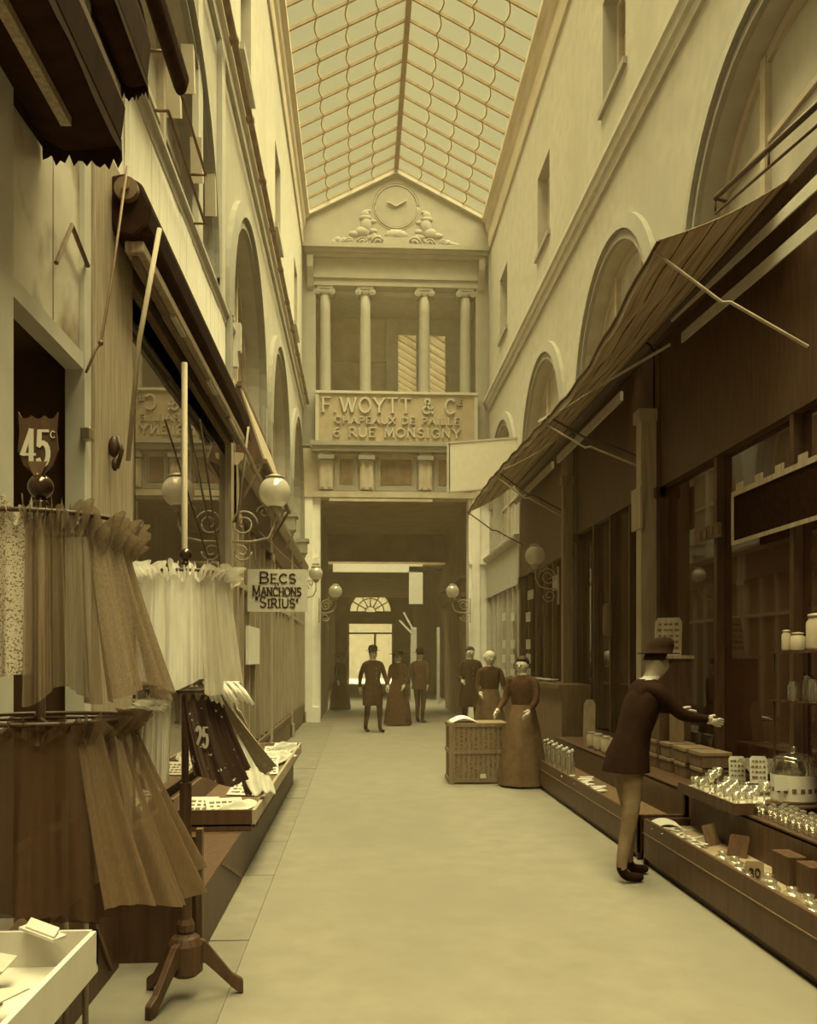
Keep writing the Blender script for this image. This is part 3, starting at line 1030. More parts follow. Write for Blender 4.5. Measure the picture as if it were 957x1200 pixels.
for i in range(6):
    t0, t1 = PI * i / 6, PI * (i + 1) / 6
    pn = MB()
    poly = [(fc.x, fc.z)] + [(fc.x + fr_ * math.cos(t0 + (t1 - t0) * j / 4), fc.z + fr_ * math.sin(t0 + (t1 - t0) * j / 4)) for j in range(5)]
    pn.prism(poly, YD + .02, YD + .03)
    pn.build('pane', M_clear, fan)
dr = struct_root('door_street', ((dx0 + dx1) / 2, YD, 0), 'bright glazed street door at the far end of the passage', 'door')
zt = dz - .55
for x0, x1, z0, z1 in ((dx0, dx0 + .1, 0, dz), (dx1 - .1, dx1, 0, dz), (dx0, dx1, zt - .05, zt + .05), ((dx0 + dx1) / 2 + .2, (dx0 + dx1) / 2 + .32, 0, zt)):
    q_ = MB()
    q_.box(x0, x1, YD - .03, YD + .05, z0, z1)
    q_.build('door_frame', M_frieze, dr)
for x0, x1, z0, z1 in ((dx0 + .1, dx1 - .1, zt + .05, dz), (dx0 + .1, (dx0 + dx1) / 2 + .2, .3, zt - .05), ((dx0 + dx1) / 2 + .32, dx1 - .1, .3, zt - .05)):
    q_ = MB()
    q_.box(x0, x1, YD + .01, YD + .02, z0, z1)
    q_.build('pane', M_clear, dr)
# ================================================================== SHOPFRONTS
def shopfront(W, n, y0, y1, label, zf0, zf1, riser, nm, mw, mp, mr, mf, proj=.1, pil=.14, transom=None, group=None):
    """wooden shopfront let into the wall plane: riser, panes between mullions, fascia, cornice, end pilasters"""
    X = lambda d: W + n * d
    root = thing('shopfront', label, 'shopfront', (W, (y0 + y1) / 2, 0), group)
    def part(name, m, *bx, parent=root):
        b = MB()
        for q in bx:
            b.box(*q)
        return b.build(name, m, parent)
    part('stall_riser', mr, (X(-.05), X(.04), y0 + pil, y1 - pil, 0, riser), (X(-.05), X(.07), y0 + pil, y1 - pil, riser - .05, riser))
    for a, b in ((y0, y0 + pil), (y1 - pil, y1)):
        part('pilaster', mw, (X(-.05), X(.07), a, b, 0, zf1), (X(0), X(.1), a - .0, b, 0, .25), (X(0), X(.1), a, b, zf0 - .1, zf0))
    ys = [y0 + pil + (y1 - y0 - 2 * pil) * i / (nm + 1) for i in range(nm + 2)]
    for yy in ys[1:-1]:
        part('mullion', mw, (X(-.05), X(.045), yy - .03, yy + .03, riser, zf0))
    rows = [riser, transom, zf0] if transom else [riser, zf0]
    for a, b in zip(ys, ys[1:]):
        for za, zb in zip(rows, rows[1:]):
            part('pane', mp, (X(-.03), X(-.02), a, b, za, zb))
    if transom:
        part('transom', mw, (X(-.05), X(.04), ys[0], ys[-1], transom - .03, transom + .03))
    part('fascia', mf, (X(-.05), X(.06), y0, y1, zf0, zf1))
    c = MB()
    c.prism([(X(-.05), zf1), (X(.08), zf1), (X(.10), zf1 + .04), (X(.15), zf1 + .07), (X(.16), zf1 + .12), (X(-.05), zf1 + .14)], y0, y1)
    c.build('cornice', mw, root)
    return root

# ---- left side
# 1: nearest left shop: dark doorway under blotched pale panels
def left_near():
    root = thing('shopfront', 'near shopfront with dark-blotched pale upper panels over a dark doorway', 'shopfront', (WL, 3.2, 0))
    def part(name, m, *bx, parent=root):
        b = MB()
        for q in bx:
            b.box(*q)
        return b.build(name, m, parent)
    ya, yb = onX(3, 400, WL).y, onX(89, 500, WL).y      # door opening
    zl = onX(50, 393, WL).z
    zt = 4.72
    M_st = mat_stain('blotched_panel', .55, .16, 2.6, (1, 1.0, .8), (.53, .68), .4, .4)  # pale panel with random dark blotches
    part('door_stile', M_cream, (WL - .05, WL + .04, ya - .25, ya, 0, zt))
    part('door_stile', M_cream, (WL - .05, WL + .04, yb, yb + .1, 0, zt))
    part('door_lintel', M_cream, (WL - .05, WL + .035, ya, yb, zl, zl + .075))
    mid = onX(58, 250, WL).y
    part('upper_panel', M_st, (WL - .04, WL + .015, ya, mid - .008, zl + .075, zt))
    part('upper_panel', M_st, (WL - .04, WL + .015, mid + .008, yb, zl + .075, zt))
    part('upper_panel', M_st, (WL - .04, WL + .015, 1.0, ya - .25, 1.6, zt))
    part('lower_panel', M_woodm, (WL - .04, WL, 1.0, ya - .25, 0, 1.6))
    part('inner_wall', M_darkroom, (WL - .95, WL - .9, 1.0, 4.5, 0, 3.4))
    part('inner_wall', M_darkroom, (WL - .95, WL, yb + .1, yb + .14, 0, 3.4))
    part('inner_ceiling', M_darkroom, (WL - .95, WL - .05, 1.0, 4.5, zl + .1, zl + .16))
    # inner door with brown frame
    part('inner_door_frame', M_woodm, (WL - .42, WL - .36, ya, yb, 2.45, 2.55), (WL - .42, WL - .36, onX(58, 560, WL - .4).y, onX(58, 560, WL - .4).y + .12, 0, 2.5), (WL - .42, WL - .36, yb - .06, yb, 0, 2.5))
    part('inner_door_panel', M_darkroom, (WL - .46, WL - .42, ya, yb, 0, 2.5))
    part('dado', M_woodm, (WL - .05, WL + .02, 2.2, yb + .1, 0, .75))
    # scissor-shaped iron hooks on the panel
    h = MB()
    a, b_, c_ = onX(84, 264, WL + .05), onX(66, 308, WL + .05), onX(103, 312, WL + .05)
    h.tube([b_, a, c_], .011, 6)
    h.build('hook', M_woodm, root)
    return root
left_near()
# 2: broad oak pilaster
pil_y0, pil_y1 = 4.36, 5.15
rt = thing('pilaster', 'broad grained oak pilaster between the dark doorway and the mirror window', 'pilaster', (WL, 4.75, 0))
b = MB()
b.box(WL - .05, WL + .05, pil_y0 + .06, pil_y1, 0, 4.1)
b.build('shaft', M_wood, rt, bevel=.008)
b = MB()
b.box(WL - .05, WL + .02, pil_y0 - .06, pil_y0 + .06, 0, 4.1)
b.build('dark_batten', M_woodd, rt)  # dark wood strip beside the oak shaft
b = MB()
b.box(WL - .05, WL + .09, pil_y0 + .03, pil_y1 + .03, 0, .3)
b.build('plinth', M_woodm, rt)
k = onX(130, 528, WL + .06)
b = MB()
b.sphere(k + Vector((.015, 0, .02)), .035, 12, 8, .8, .8, 1.6)
b.sphere(k + Vector((.02, 0, -.07)), .022, 10, 8, .8, .8, 1.6)
b.tube([k + Vector((.03, 0, .07)), k + Vector((.055, 0, 0)), k + Vector((.03, 0, -.09))], .012, 6)
b.build('bell_pull', M_iron, rt, smooth=True)
k = onX(101, 509, WL + .05)
b = MB()
b.box(k.x - .02, k.x + .03, k.y - .03, k.y + .03, k.z - .03, k.z + .03)
b.build('catch', M_brass, rt, bevel=.008)
# crank rod hanging against it
b = MB()
p = [onX(149, 195, WL + .16), onX(132, 320, WL + .12), onX(118, 402, WL + .1), onX(112, 410, WL + .08), onX(101, 436, WL + .07)]
b.tube(p, .007, 6)
b.sphere(p[2], .014, 8, 6)
tag(b.build('crank_rod', M_woodm, smooth=True), 'thin iron awning crank rod hanging down the oak pilaster', 'rod')

# 3: mirror-windowed shop with plank fascia
ms = thing('shopfront', 'shopfront with large mirror window, pale posts and tall plank fascia', 'shopfront', (WL, 7.2, 0))
MY0, MY1 = 5.15, 9.32
def mpart(name, m, *bx, parent=ms, bevel=0):
    b = MB()
    for q in bx:
        b.box(*q)
    return b.build(name, m, parent, bevel=bevel)
mpart('mirror_window', M_mirror, (WL - .03, WL, MY0, 8.98, .5, 3.62))
mpart('stall_riser', M_woodd, (WL - .04, WL + .03, MY0, MY1, 0, .5))
mpart('post', M_woodp, (WL - .03, WL + .06, 8.98, 9.14, 0, 3.75))
mpart('post', M_wood, (WL - .03, WL + .04, 9.16, MY1, 0, 3.75))
mpart('head_rail', M_woodm, (WL - .03, WL + .05, MY0, MY1, 3.62, 3.75))
# fascia boards, one by one
nb = 22
fy0, fy1 = 4.4, 9.3
for i in range(nb):
    a, b_ = fy0 + (fy1 - fy0) * i / nb, fy0 + (fy1 - fy0) * (i + 1) / nb
    mpart('plank', M_woodl, (WL - .02, WL + .02 + random.uniform(0, .006), a + .004, b_ - .004, 3.75, 4.78))
mpart('plank_backing', M_woodm, (WL - .05, WL, fy0, fy1, 3.75, 4.78))
c = MB()
X = lambda d: WL + d
c.prism([(X(0), 4.76), (X(.028), 4.76), (X(.035), 4.785), (X(.03), 4.80), (X(.035), 4.83), (X(.06), 4.85), (X(.06), 4.88), (X(0), 4.90)], 1.0, fy1)
c.build('cornice', M_trim, ms)
mpart('cornice_end', M_cream, (WL, WL + .11, fy1, fy1 + .1, 4.66, 4.95), (WL, WL + .08, fy1, fy1 + .08, 4.5, 4.66))
# rails for blinds above the cornice
for i, (A, B) in enumerate((((197, 60), (241, 205)), ((197, 130), (240, 262)))):
    r = MB()
    a, b_ = onX(*A, WL + .14), onX(*B, WL + .14)
    r.tube([a + Vector((-.12, 0, 0)), a, b_, b_ + Vector((-.12, 0, 0))], .011, 6)
    tag(r.build('blind_rail', M_woodm, smooth=True), ['upper thin iron blind rail above the plank fascia cornice', 'lower thin iron blind rail above the plank fascia cornice'][i], 'rail')
for i, (px, py) in enumerate(((205, 115), (222, 88), (232, 195), (248, 235))):
    a = onX(px, py, WL + .06)
    r = MB()
    r.prism([(a.y - .02, a.z + .22), (a.y + .04, a.z + .2), (a.y + .1, a.z - .08), (a.y + .03, a.z - .12)], WL, WL + .09, 'x')
    tag(r.build('blind_bracket', M_frieze), 'dark wedge bracket ' + ['under the lower blind rail end', 'under the upper blind rail start', 'between the two blind rails far end', 'past both blind rails'][i] + ' above the plank fascia', 'bracket', 'blind brackets above the plank fascia')
# vertical strips between arch and next bay
for px in (228, 256):
    a = onX(px, 100, WL)
    b = MB()
    b.box(WL, WL + .05, a.y - .1, a.y + .1, 4.9, 7.3)
    struct(b.build('trim_pilaster_strip', M_trim), 'flat pale pilaster strip on the wall over the plank fascia', 'moulding')

# 4: further left shops; dark fascia wood paints in the under-canopy shade
L4 = shopfront(WL, 1, 9.36, 13.0, 'narrow brown panelled shopfront behind the white price board', 3.0, 3.5, .45, 5, M_woodp, M_bpane, M_woodm, M_woodd, transom=2.3)
L5 = shopfront(WL, 1, 13.05, 17.0, 'brown glazed shopfront midway along the tulle side', 3.0, 3.5, .45, 5, M_woodp, M_bpane, M_woodm, M_woodd, transom=2.3)
L6 = shopfront(WL, 1, 17.05, 20.9, 'pale mullioned shopfront beside the facade pier', 3.0, 3.5, .45, 5, M_woodp, M_bpane, M_woodm, M_woodd, transom=2.3)
# tilted ribbed sign boards over the further left shop
def tilted_board(y0, y1, z0, z1, d0, d1, label, nb=9):
    root = thing('canopy_board', label, 'canopy', (WL, (y0 + y1) / 2, z0))
    for i in range(nb):
        a, b_ = y0 + (y1 - y0) * i / nb, y0 + (y1 - y0) * (i + 1) / nb - .012
        b = MB()
        vs = []
        for yy in (a, b_):
            vs += [(WL + d0, yy, z1), (WL + d0 + .02, yy, z1), (WL + d1 + .02, yy, z0), (WL + d1, yy, z0)]
        b.add(vs, [(0, 1, 2, 3), (7, 6, 5, 4), (0, 4, 5, 1), (1, 5, 6, 2), (2, 6, 7, 3), (3, 7, 4, 0)])
        b.build('plank', M_woodp, root)
    for (d, z) in ((d0, z1), (d1, z0)):
        b = MB()
        b.bar((WL + d + .01, y0 - .03, z), (WL + d + .01, y1 + .03, z), .05, .05)
        b.build('edge_rail', M_woodm, root)
    for yy in (y0, y1):
        b = MB()
        b.bar((WL + d1, yy, z0), (WL + .02, yy, z0 - .5), .03, .03)
        b.build('stay', M_woodm, root)
    b = MB()
    b.prism([(WL, z1), (WL + d0, z1), (WL + d1, z0), (WL, z0 - .1)], y0 - .02, y0)
    b.build('cheek', M_woodd, root)
    return root
tilted_board(9.75, 13.1, 3.62, 4.45, .03, .30, 'pale ribbed plank canopy tilted out beyond the plank fascia')
for i, yy in enumerate((13.4, 15.6, 19.0)):
    b = MB()
    b.box(WL, WL + .22, yy, yy + .3, 3.72, 3.95)
    b.box(WL, WL + .26, yy - .03, yy + .33, 3.95, 4.02)
    b.prism([(WL, 3.72), (WL + .2, 3.72), (WL + .1, 3.5), (WL, 3.3)], yy + .04, yy + .26)
    tag(b.build('corbel', M_stone), ['pale stone corbel right past the ribbed canopy', 'pale stone corbel midway between ribbed canopy and facade pier', 'pale stone corbel over the globe lamp by the facade pier'][i], 'corbel', 'pale corbels on the tulle side')

# ---- right side
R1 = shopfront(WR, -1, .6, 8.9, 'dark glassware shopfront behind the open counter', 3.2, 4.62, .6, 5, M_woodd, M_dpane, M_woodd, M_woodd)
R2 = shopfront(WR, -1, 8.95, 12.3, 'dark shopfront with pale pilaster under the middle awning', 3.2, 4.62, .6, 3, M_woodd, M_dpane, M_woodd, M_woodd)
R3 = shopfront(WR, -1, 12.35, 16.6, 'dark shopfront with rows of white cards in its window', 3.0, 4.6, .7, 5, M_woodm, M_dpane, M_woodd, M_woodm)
R4 = shopfront(WR, -1, 16.65, 20.9, 'sunlit pale shopfront beside the dark archway', 2.9, 3.7, .6, 5, M_cream, M_curtain, M_cream, M_cream)
for R, nm in ((R3, 'letters'),):
    pass
# posts carrying the awnings on the right
def post(px, X, label, m, wd, z1=4.0, cap=True):
    p = onX(px, 700, X)
    root = thing('awning_post', label, 'post', (p.x, p.y, 0))
    b = MB()
    b.box(p.x - wd / 2, p.x + wd / 2, p.y - wd / 2, p.y + wd / 2, 0, z1)
    b.build('shaft', m, root, bevel=.006)
    b = MB()
    b.box(p.x - wd * .7, p.x + wd * .7, p.y - wd * .7, p.y + wd * .7, 0, .22)
    b.build('foot', m, root)
    if cap:
        b = MB()
        b.box(p.x - wd * .65, p.x + wd * .65, p.y - wd * .65, p.y + wd * .65, z1 - .12, z1)
        b.build('cap', m, root)
    return root
M_postm = mat('varnished_post_wood', .17, .5, .2, 8, (4, 4, .4), .4)
post(664, 2.86, 'slim brown wooden post between the two globe lamps under the awnings', M_postm, .13)
post(757, 2.9, 'pale worn wooden post with nailed sheet under the awnings', M_woodp, .16)
s_ = onX(757, 598, 2.9)
b = MB()
b.box(2.795, 2.822, s_.y - .14, s_.y + .16, s_.z - .2, s_.z + .22)
tag(b.build('notice_sheet', M_woodp), 'pale ribbed sheet nailed high on the worn post', 'sheet')

# pelmet with notched pale edge at the near right shop
pl = thing('pelmet', 'dark hanging pelmet with pale notched border at the glassware shop', 'pelmet', (2.95, 5.4, 2.38))
b = MB()
b.box(2.95, 2.97, 4.0, 6.95, 2.40, 2.78)
b.build('cloth', M_black, pl)
b = MB()
b.box(2.94, 2.95, 4.0, 6.95, 2.39, 2.42)
b.box(2.94, 2.95, 4.0, 6.95, 2.77, 2.81)
b.box(2.94, 2.95, 6.92, 6.95, 2.42, 2.77)
b.build('border', M_wood, pl)
for i in range(9):
    b = MB()
    yy = 4.1 + i * .33
    b.box(2.94, 2.95, yy, yy + .12, 2.81, 2.86)
    b.build('border_tooth', M_wood, pl)
b = MB()
b.box(2.955, 2.97, 7.2, 7.75, 2.5, 2.62)
for i in range(4):
    b.box(2.945, 2.955, 7.22 + i * .13, 7.30 + i * .13, 2.52, 2.6)
tag(b.build('fascia_strip', M_woodm), 'short brown lettered strip beside the notched pelmet', 'sign')

# ================================================================== AWNINGS
# right: three open awnings, sloping from the cornice (wall) to a sagging front edge over the passage
FRONT = [(6.0, 2.80), (6.9, 2.66), (7.8, 2.55), (8.7, 2.54), (9.6, 2.58), (10.8, 2.63), (12.2, 2.69), (13.6, 2.74), (15.0, 2.73), (16.4, 2.69)]
def front_h(y):
    for (a, ha), (b_, hb) in zip(FRONT, FRONT[1:]):
        if y <= b_:
            return ha + (hb - ha) * max(0, (y - a)) / (b_ - a)
    return FRONT[-1][1]
XF = 2.0
def awning(y0, y1, label, m, idx):
    root = thing('awning', label, 'awning', (2.6, (y0 + y1) / 2, 4.2), 'open dark awnings over the glassware side')
    def surf(u, v, dz=0):
        yy = y0 + (y1 - y0) * u
        xf = XF
        xw = WR - .06
        hw = 3.30
        x = xw + (xf - xw) * v
        h = hw + (front_h(yy) - hw) * v - .05 * math.sin(PI * v) - .015 * math.sin(PI * u * 9) * v
        return (x, yy, EYE + h + dz)
    c = MB()
    nu, nv = 54, 12
    c.grid(lambda u, v: surf(u, v), nu, nv)
    cl = c.build('canvas', m, root, smooth=True)
    sd = cl.modifiers.new('thickness', 'SOLIDIFY')
    sd.thickness = .008
    # rib folds of the canvas
    for v in (.2, .4, .6, .8):
        r = MB()
        r.tube([surf(u / 12, v, -.008) for u in range(13)], .007, 5)
        r.build('seam', M_awnl, root)
    r = MB()
    r.tube([surf(u / 16, 1, -.01) for u in range(17)], .016, 6)
    r.build('front_rod', M_woodd, root, smooth=True)
    # short valance at the front
    v_ = MB()
    K = 40
    for i in range(K):
        a, b_ = Vector(surf(i / K, 1)), Vector(surf((i + 1) / K, 1))
        d = .06 + .03 * math.sin(PI * ((i * 2) % K) / K)
        v_.add([a, b_, b_ - Vector((0, 0, d)), a - Vector((0, 0, d))], [(0, 1, 2, 3)])
    vv = v_.build('valance', m, root)
    # roller board on the wall
    if idx:
        rb_ = MB()
        rb_.box(WR - .20, WR - .165, y0 + .12, y1 - .12, EYE + 2.82, EYE + 2.92)
        rb_.build('roller_board', M_cream, root)
    # iron arms
    for yy in (y0 + .1, y1 - .1):
        u = (yy - y0) / (y1 - y0)
        f = Vector(surf(u, 1, -.02))
        ar = MB()
        wl = Vector((WR - .1, yy - .25, EYE + 2.05))
        mid = wl.lerp(f, .55) + Vector((0, 0, -.06))
        ar.tube([wl, wl + (mid - wl) * .9 + Vector((0, 0, .03)), mid, f], .012, 6)
        ar.build('arm', M_irongrey if yy < y0 + .5 else M_iron, root)
    return root
awning(5.9, 9.45, 'open dark awning nearest the glassware counter with bent pale arm', M_awn, 0)
awning(9.55, 12.95, 'middle open dark awning over the slim brown post', M_awn, 1)
awning(13.05, 16.45, 'far open dark awning ending beside the white hanging board', M_awn, 2)
# pale batten, thin strip, and a light gap painted as a strip
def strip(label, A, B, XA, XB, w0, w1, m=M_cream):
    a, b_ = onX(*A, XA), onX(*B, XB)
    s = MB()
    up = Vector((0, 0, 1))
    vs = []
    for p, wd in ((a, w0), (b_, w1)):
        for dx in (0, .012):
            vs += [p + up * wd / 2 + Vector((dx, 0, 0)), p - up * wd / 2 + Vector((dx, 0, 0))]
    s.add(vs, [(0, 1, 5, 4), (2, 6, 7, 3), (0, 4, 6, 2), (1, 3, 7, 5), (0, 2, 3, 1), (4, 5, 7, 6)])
    return tag(s.build('batten_or_gap_light', m), label, 'tape')
strip('wide tapering pale strip painting the light gap under the nearest dark awning', (985, 186), (786, 376), 2.82, 2.82, .10, .02)  # light leaking between awning and wall, painted as a pale strip
strip('long thin pale strip slanting across the nearest dark awning', (784, 404), (630, 494), 2.86, 2.10, .025, .025)
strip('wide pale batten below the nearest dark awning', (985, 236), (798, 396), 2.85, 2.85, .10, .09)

# left: folded awnings
def folded_awning(y0, y1, x0, x1, z0, z1, label, ragged=True, bar=True):
    root = thing('folded_awning', label, 'awning', ((x0 + x1) / 2, (y0 + y1) / 2, z0))
    b = MB()
    zm = z0 + (z1 - z0) * .5
    b.prism([(x0, z1), (x0, z0 + .05), (x0 + (x1 - x0) * .3, z0), (x0 + (x1 - x0) * .7, z0 + .01), (x1, z0 + .03), (x1 + .02, zm), (x1 - .03, z1 - .02)], y0, y1)
    b.build('canvas_roll', M_blind, root, bevel=.02)
    if ragged:
        K = 9
        r = MB()
        zs_ = [random.uniform(.0, .05) for _ in range(K + 1)]
        for i in range(K):
            a = x0 + (x1 - x0) * i / K
            c_ = x0 + (x1 - x0) * (i + 1) / K
            d = zs_[i]
            r.add([(a, y1, z0 + .06), (c_, y1, z0 + .06), (c_, y1 + .01, z0 - zs_[i + 1]), ((a + c_) / 2, y1 + .012, z0 - random.uniform(.01, .06)), (a, y1 + .01, z0 - d)], [(0, 1, 2, 3, 4)])
        r.build('frayed_end', M_blind, root)
        for xx in (x0 + .01, x1):
            r = MB()
            K = 22
            zz = [random.uniform(-.012, .012) for _ in range(K + 1)]
            for i in range(K):
                a, c_ = y0 + (y1 - y0) * i / K, y0 + (y1 - y0) * (i + 1) / K
                r.add([(xx, a, z0 + .06), (xx, c_, z0 + .06), (xx, c_, z0 + zz[i + 1]), (xx, a, z0 + zz[i])], [(0, 1, 2, 3)])
            r.build('frayed_edge', M_blind, root)
    if bar:
        r = MB()
        xm = x0 + (x1 - x0) * .55
        r.box(xm - .02, xm + .02, y0, y1 - .25, z0 - .035, z0)
        r.build('batten', M_wood, root)
    return root
folded_awning(.8, 3.78, WL + .02, -.985, 3.59, 3.95, 'dark ragged folded awning over the near doorway')
folded_awning(1.6, 5.0, WL + .02, -1.16, 4.62, 5.1, 'dark folded awning hung higher above the oak pilaster', True, False)
folded_awning(2.8, 5.75, WL + .16, WL + .24, 5.05, 5.28, 'narrow dark folded blind above the cornice', False, False)
# rolled awning in front of the mirror window
ra = thing('rolled_awning', 'rolled dark awning with wooden front bar before the mirror window', 'awning', (-1.18, 6.8, 3.6))
y0, y1 = 4.72, 8.95
b = MB()
b.prism([(-1.30, 4.0), (-1.22, 4.02), (-1.13, 3.97), (-1.08, 3.86), (-1.1, 3.74), (-1.17, 3.68), (-1.27, 3.7), (-1.31, 3.8)], y0, y1)
b.build('canvas_roll', M_blind, ra, bevel=.02)
b = MB()
b.box(-1.23, -1.13, y0 + .05, y1 - .02, 3.63, 3.69)
b.build('front_bar', M_wood, ra, bevel=.008)
b = MB()
b.box(-1.2, -1.17, y0 + .1, y1 - .1, 3.58, 3.63)
b.build('valance_rod', M_woodm, ra)
b = MB()
b.lathe([(.06, -.04), (.062, 0), (.02, .005), (.02, -.06)], (-1.2, y0, 3.92), 20, 'y')
b.build('end_cap', M_gutter, ra, smooth=False)
for yy in (y0 + .9, y0 + 2.2, y1 - .3):
    b = MB()
    b.box(-1.22, -1.14, yy, yy + .35, 3.61, 3.628)
    b.build('pale_patch', M_cream, ra)
K = 12
b = MB()
for i in range(K):
    a = -1.30 + .22 * i / K
    d = random.uniform(.02, .06)
    b.add([(a, y1, 3.74), (a + .018, y1, 3.74), (a + .018, y1 + .01, 3.68 - d), (a, y1 + .01, 3.68 - d * .7)], [(0, 1, 2, 3)])
b.build('frayed_end', M_blind, ra)
# its stay rods
def rod(label, pts, r, m=M_woodp, name='stay_rod'):
    b = MB()
    b.tube(pts, r, 7)
    return tag(b.build(name, m, smooth=True), label, 'rod')
rod('slanting pale wooden stay rod in front of the rolled awning', [onX(187, 268, -1.04), onX(163, 400, -1.14), onX(150, 540, -1.24)], .013)
rod('upright pale pole holding the rolled awning front bar', [onX(216, 425, -1.16), Vector((-1.16, onX(216, 690, -1.16).y, .33))], .02)
rod('thin iron stay running down from the awning end to the pale post', [onX(234, 492, -1.2), onX(258, 660, -1.28)], .008, M_woodm)
rod('thin pale stay crossing beyond the pale post', [onX(291, 500, -1.05), onX(277, 620, -1.2)], .011)
rod('slanting pale stay crossing beneath the ribbed canopy', [onX(268, 490, -1.15), onX(307, 565, -1.0)], .02)

# ================================================================== GLOBE LAMPS ON SCROLL BRACKETS
def spiral(c, ux, uz, R, turns, n=26, inner=.25):
    out = []
    for i in range(n + 1):
        t = i / n
        a = 2 * PI * turns * t
        r = R * (1 - (1 - inner) * t)
        out.append(Vector(c) + Vector(ux) * (r * math.cos(a)) + Vector(uz) * (r * math.sin(a)))
    return out
def globe_lamp(X, Y, Z, W, n, label, R=.155):
    """n: +1 bracket from a left wall, -1 from a right wall"""
    root = thing('globe_lamp', label, 'lamp', (X, Y, Z - .45), 'globe lamps on scroll brackets')
    g = MB()
    g.sphere((X, Y, Z), R, 24, 14)
    g.build('globe', M_globe, root, smooth=True)
    c = MB()
    c.lathe([(.075, R * .86), (.095, R * .9), (.095, R * .98), (.07, R * 1.02), (.05, R * 1.1)], (X, Y, Z), 18)
    c.lathe([(.035, -R * 1.3), (.05, -R * 1.15), (.075, -R * .96), (.07, -R * .9)], (X, Y, Z), 18)
    c.build('collar', M_irongrey, root, smooth=True)
    bk = MB()
    zb = Z - .48
    bk.tube([(W, Y, zb - .02), ((W + X) / 2, Y, zb - .02), (X - n * .06, Y, zb + .02), (X, Y, zb + .14), (X, Y, Z - R * 1.2)], .014, 7)
    bk.tube(spiral((W + n * .17, Y, zb + .16), (n, 0, 0), (0, 0, 1), .14, 1.7), .011, 6)
    bk.tube(spiral((W + n * .15, Y, zb - .12), (n, 0, 0), (0, 0, -1), .10, 1.4), .010, 6)
    bk.tube(spiral((X - n * .11, Y, Z - .2), (-n, 0, 0), (0, 0, 1), .07, 1.2), .009, 6)
    bk.build('scroll_bracket', M_irongrey, root, smooth=True)
    pl = MB()
    pl.box(W - .005, W + n * .02, Y - .04, Y + .04, zb - .25, zb + .32)
    pl.build('wall_plate', M_irongrey, root)
    return root
def lamp_at(px, py, Y, W, n, label, R=.155):
    p = onY(px, py, Y)
    return globe_lamp(p.x, p.y, p.z, W, n, label, R)
lamp_at(322, 577, 9.08, WL, 1, 'globe lamp on iron scroll bracket just above the white price board', .16)
lamp_at(370, 672, 18.2, WL, 1, 'globe lamp beside the facade pier on the tulle side', .14)
lamp_at(627, 651, 13.3, WR - .06, -1, 'globe lamp hanging under the dark awnings by the slim post')
lamp_at(393, 693, 20.75, JL - .02, 1, 'globe lamp at the mouth of the dark archway on the tulle side')
lamp_at(530, 693, 20.75, JR + .02, -1, 'globe lamp at the mouth of the dark archway on the awning side')

# ================================================================== SIGNS
# white price board hung across the left side
p0, p1 = onY(290, 667, 10.5), onY(360, 717, 10.5)
sg = thing('sign_board', 'white board lettered BECS ET MANCHONS SIRIUS below the globe lamp', 'sign', ((p0.x + p1.x) / 2, 10.5, p1.z))
b = MB()
b.box(p0.x, p1.x, 10.49, 10.515, p1.z, p0.z)
b.build('board', M_white, sg)
W_ = p1.x - p0.x
for strg, zz, hh, x0, wd in (('BECS', .335, .125, .14, .42), ('MANCHONS', .185, .115, .06, .56), ('"SIRIUS"', .05, .12, .09, .50)):
    t = MB()
    text(t, strg, (p0.x + x0, 10.485, p1.z + zz), (1, 0, 0), (0, 0, 1), hh, .14, .008, .12, True, wd, .82)
    t.build('lettering', M_ink, sg)
t = MB()
text(t, 'ET', (p0.x + .315, 10.485, p1.z + .305), (1, 0, 0), (0, 0, 1), .025, .2, .008, .6, False)
t.build('lettering', M_ink, sg)
b = MB()
b.tube([(p0.x + .1, 10.5, p0.z), (p0.x + .05, 10.5, p0.z + .35)], .006, 6)
b.tube([(p1.x - .1, 10.5, p0.z), (p0.x + .12, 10.5, p0.z + .45)], .006, 6)
b.build('hanger', M_woodm, sg)
# white hanging board on the right
a, c_ = onY(526, 520, 17.2), onY(600, 576, 17.2)
sg = thing('hanging_board', 'large plain white hanging board between the facade and the far awning', 'sign', ((a.x + WR) / 2, 17.2, c_.z))
b = MB()
b.add([(a.x, 17.2, a.z), (WR, 17.2, a.z + .12), (WR, 17.2, c_.z + .12), (a.x, 17.2, c_.z), (a.x, 17.23, a.z), (WR, 17.23, a.z + .12), (WR, 17.23, c_.z + .12), (a.x, 17.23, c_.z)],
      [(0, 1, 2, 3), (7, 6, 5, 4), (0, 4, 5, 1), (1, 5, 6, 2), (2, 6, 7, 3), (3, 7, 4, 0)])
b.build('board', M_white, sg)
b = MB()
b.bar((a.x - .02, 17.215, c_.z - .02), (WR, 17.215, c_.z + .10), .06, .03)
b.bar((a.x - .02, 17.215, a.z + .015), (WR, 17.215, a.z + .135), .06, .03)
b.bar((a.x - .01, 17.215, c_.z - .03), (a.x - .01, 17.215, a.z + .03), .06, .03)
b.build('frame', M_trim, sg)
